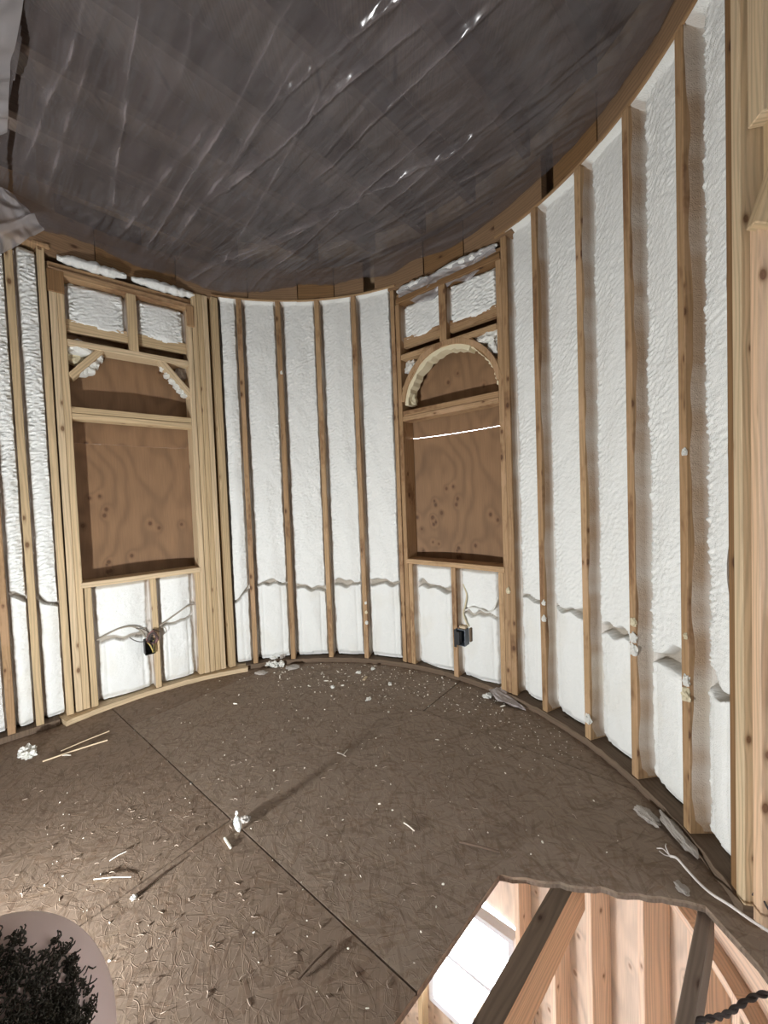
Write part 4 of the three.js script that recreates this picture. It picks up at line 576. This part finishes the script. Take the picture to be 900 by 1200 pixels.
{
  const HC = V(0.275, 0.914, 1.235), TURN = 0.15, LOOK = 1.0;       // head centre, facing left
  const g = thing('person', 'person at the lower left corner, bare pinkish scalp above a patch of dark curly hair', 'person', V(HC.x, HC.y - 0.915, HC.z)); g.rotation.y = TURN;
  // coordinates below are relative to (HC.x, 0, HC.z); the person faces -z
  const J = { pelvis: [0, 0.30, 0.16], chest: [0, 0.58, 0.10], neck: [0, 0.74, 0.06], head: [0, 0.915, 0], shL: [-0.19, 0.68, 0.09], shR: [0.19, 0.68, 0.09], elL: [-0.25, 0.42, 0.0], elR: [0.25, 0.42, 0.0], wrL: [-0.17, 0.30, -0.20], wrR: [0.17, 0.30, -0.20], hipL: [-0.10, 0.26, 0.16], hipR: [0.10, 0.26, 0.16], knL: [-0.15, 0.09, -0.22], knR: [0.15, 0.09, -0.22], anL: [-0.13, 0.06, 0.20], anR: [0.13, 0.06, 0.20], toL: [-0.12, 0.035, 0.36], toR: [0.12, 0.035, 0.36] };
  const torso = p => smin(smin(cap(p, J.pelvis, J.chest, 0.145, 0.155), cap(p, J.shL, J.shR, 0.07, 0.07), 0.08), cap(p, J.chest, J.neck, 0.13, 0.065), 0.06);
  const arms = p => Math.min(...['L', 'R'].map(s => smin(cap(p, J['sh' + s], J['el' + s], 0.058, 0.044), cap(p, J['el' + s], J['wr' + s], 0.044, 0.029), 0.02)));
  const legs = p => Math.min(...['L', 'R'].map(s => smin(cap(p, J['hip' + s], J['kn' + s], 0.092, 0.066), cap(p, J['kn' + s], J['an' + s], 0.060, 0.042), 0.015)));
  const feet = p => Math.min(...['L', 'R'].map(s => cap(p, J['an' + s], J['to' + s], 0.042, 0.030)));
  const hands = p => { let d = 9; for (const s of [-1, 1]) { const w = [s * 0.17, 0.30, -0.20]; const palm = [s * 0.165, 0.25, -0.25]; let h = cap(p, w, palm, 0.030, 0.036); for (let f = 0; f < 4; f++) { const x = s * (0.135 + f * 0.020), L = [0.058, 0.07, 0.066, 0.05][f]; const k = [x, 0.225, -0.285], e = [x, 0.225 - L * 0.5, -0.285 - L * 0.35]; const e2 = [x, e[1] - L * 0.45, e[2] + 0.006]; h = smin(h, smin(cap(p, k, e, 0.0095, 0.009), cap(p, e, e2, 0.009, 0.008), 0.004), 0.008); h = smin(h, cap(p, palm, k, 0.02, 0.0095), 0.01); } h = smin(h, smin(cap(p, palm, [s * 0.118, 0.235, -0.262], 0.02, 0.012), cap(p, [s * 0.118, 0.235, -0.262], [s * 0.112, 0.20, -0.285], 0.011, 0.009), 0.005), 0.01); d = Math.min(d, h); } return d; };
  const headS = q0 => { // head frame: turned to the left on the neck, pitched down
    const cy = Math.cos(LOOK), sy = Math.sin(LOOK), q = [q0[0] * cy - q0[2] * sy, q0[1], q0[0] * sy + q0[2] * cy];
    const c = Math.cos(0.35), s = Math.sin(0.35); const p = [q[0], (q[1] - 0.915) * c + q[2] * s, -(q[1] - 0.915) * s + q[2] * c];
    let d = ell(p, [0, 0.025, 0.01], [0.079, 0.10, 0.10]); d = smin(d, ell(p, [0, -0.05, -0.03], [0.062, 0.075, 0.065]), 0.03); d = smin(d, ell(p, [0, -0.105, -0.06], [0.026, 0.022, 0.024]), 0.02);
    d = smin(d, cap(p, [0, 0.0, -0.092], [0, -0.038, -0.112], 0.010, 0.015), 0.012); d = smin(d, cap(p, [-0.035, 0.02, -0.085], [0.035, 0.02, -0.085], 0.011, 0.011), 0.012);
    for (const k of [-1, 1]) { d = Math.max(d, -ell(p, [k * 0.032, -0.005, -0.097], [0.017, 0.011, 0.010])); d = smin(d, ell(p, [k * 0.032, -0.005, -0.083], [0.012, 0.010, 0.010]), 0.003); d = smin(d, ell(p, [k * 0.076, -0.045, 0.012], [0.010, 0.028, 0.017]), 0.006); }
    d = smin(d, cap(p, [-0.020, -0.068, -0.088], [0.020, -0.068, -0.088], 0.008, 0.008), 0.006); d = Math.max(d, -cap(p, [-0.018, -0.068, -0.098], [0.018, -0.068, -0.098], 0.0025, 0.0025)); return d; };
  const body = p => smin(Math.min(smin(torso(p), arms(p), 0.03), smin(legs(p), feet(p), 0.02), hands(p)), cap(p, J.neck, [0, 0.84, 0.03], 0.058, 0.055), 0.03);
  const skin = new THREE.MeshPhysicalMaterial({ color: RGB(0.74, 0.58, 0.53), roughness: 0.55, sheen: 0.2 });
  const wrap = f => (x, y, z) => f([x, y, z]);
  const bodyG = sdfMesh(wrap(body), V(0, 0.45, 0.05), 0.5, 84), headG = sdfMesh(wrap(headS), V(0, 0.915, 0), 0.15, 96); const handsG = [-1, 1].map(s => sdfMesh(wrap(hands), V(s * 0.165, 0.235, -0.265), 0.10, 56));
  part('body', mergeGeometries([bodyG, headG, ...handsG]), skin, g);
  part('jacket', sdfMesh(wrap(p => Math.max(smin(torso(p), arms(p), 0.03) - 0.016, p[1] - 0.755, 0.24 - p[1] + (Math.abs(p[0]) > 0.2 ? -0.1 : 0), -(p[2] + 0.175))), V(0, 0.5, 0.05), 0.42, 76), std({ color: RGB(0.03, 0.035, 0.045), roughness: 0.9 }), g);
  part('trousers', sdfMesh(wrap(p => Math.max(Math.min(legs(p) - 0.013, cap(p, J.hipL, J.hipR, 0.13, 0.13)), p[1] - 0.36, p[2] - 0.235)), V(0, 0.18, 0.05), 0.36, 70), std({ color: RGB(0.06, 0.07, 0.10), roughness: 0.9 }), g);
  part('boot', sdfMesh(wrap(p => Math.max(feet(p) - 0.012, 0.19 - p[2])), V(0, 0.06, 0.28), 0.22, 60), std({ color: RGB(0.08, 0.05, 0.03), roughness: 0.7 }), g);
  // curly hair: many small springy tufts behind the hairline
  const r = mulberry(4242), gs = []; const N = 60000, BACK = V(0.33, 0.66, 0.68).applyAxisAngle(V(0, 1, 0), -TURN); const inv = (x, y, z) => headS([x, y, z]);
  for (let i = 0; i < N; i++) {
    let d = V(r() * 2 - 1, r() * 2 - 1, r() * 2 - 1).normalize(); if (d.y < -0.4) continue;
    const q = d.dot(BACK); if (q < 0.71 + 0.07 * n2(d.x * 5, d.y * 5 + d.z * 4) + 0.07 * n2(d.x * 17, d.z * 17 + d.y * 5)) continue; if (n2(d.x * 14 + 5, d.z * 14 + d.y * 8) < -0.45) continue;
    let t = 0.12; for (let k = 0; k < 30; k++) t -= 0.8 * inv(d.x * t, 0.915 + d.y * t, d.z * t);
    const o = V(d.x * t, 0.915 + d.y * t, d.z * t), ax = d.clone().add(V(r() - 0.5, r() - 0.5, r() - 0.5)).normalize(), u = V(r() - 0.5, r() - 0.5, r() - 0.5).cross(ax).normalize(), v = ax.clone().cross(u); const cr = rr(0.0010, 0.0024, r), len = rr(0.003, 0.009, r), tw = rr(3, 8, r), pts = [];
    for (let k = 0; k <= 8; k++) { const q = k / 8; pts.push(o.clone().addScaledVector(ax, len * q).addScaledVector(u, cr * Math.cos(tw * q)).addScaledVector(v, cr * Math.sin(tw * q))); }
    gs.push(tube(pts, 0.0006, 6, 3));
  }
  part('hair', mergeGeometries(gs), std({ color: RGB(0.05, 0.042, 0.028), roughness: 0.7 }), g);
}

renderer.render(scene, camera);
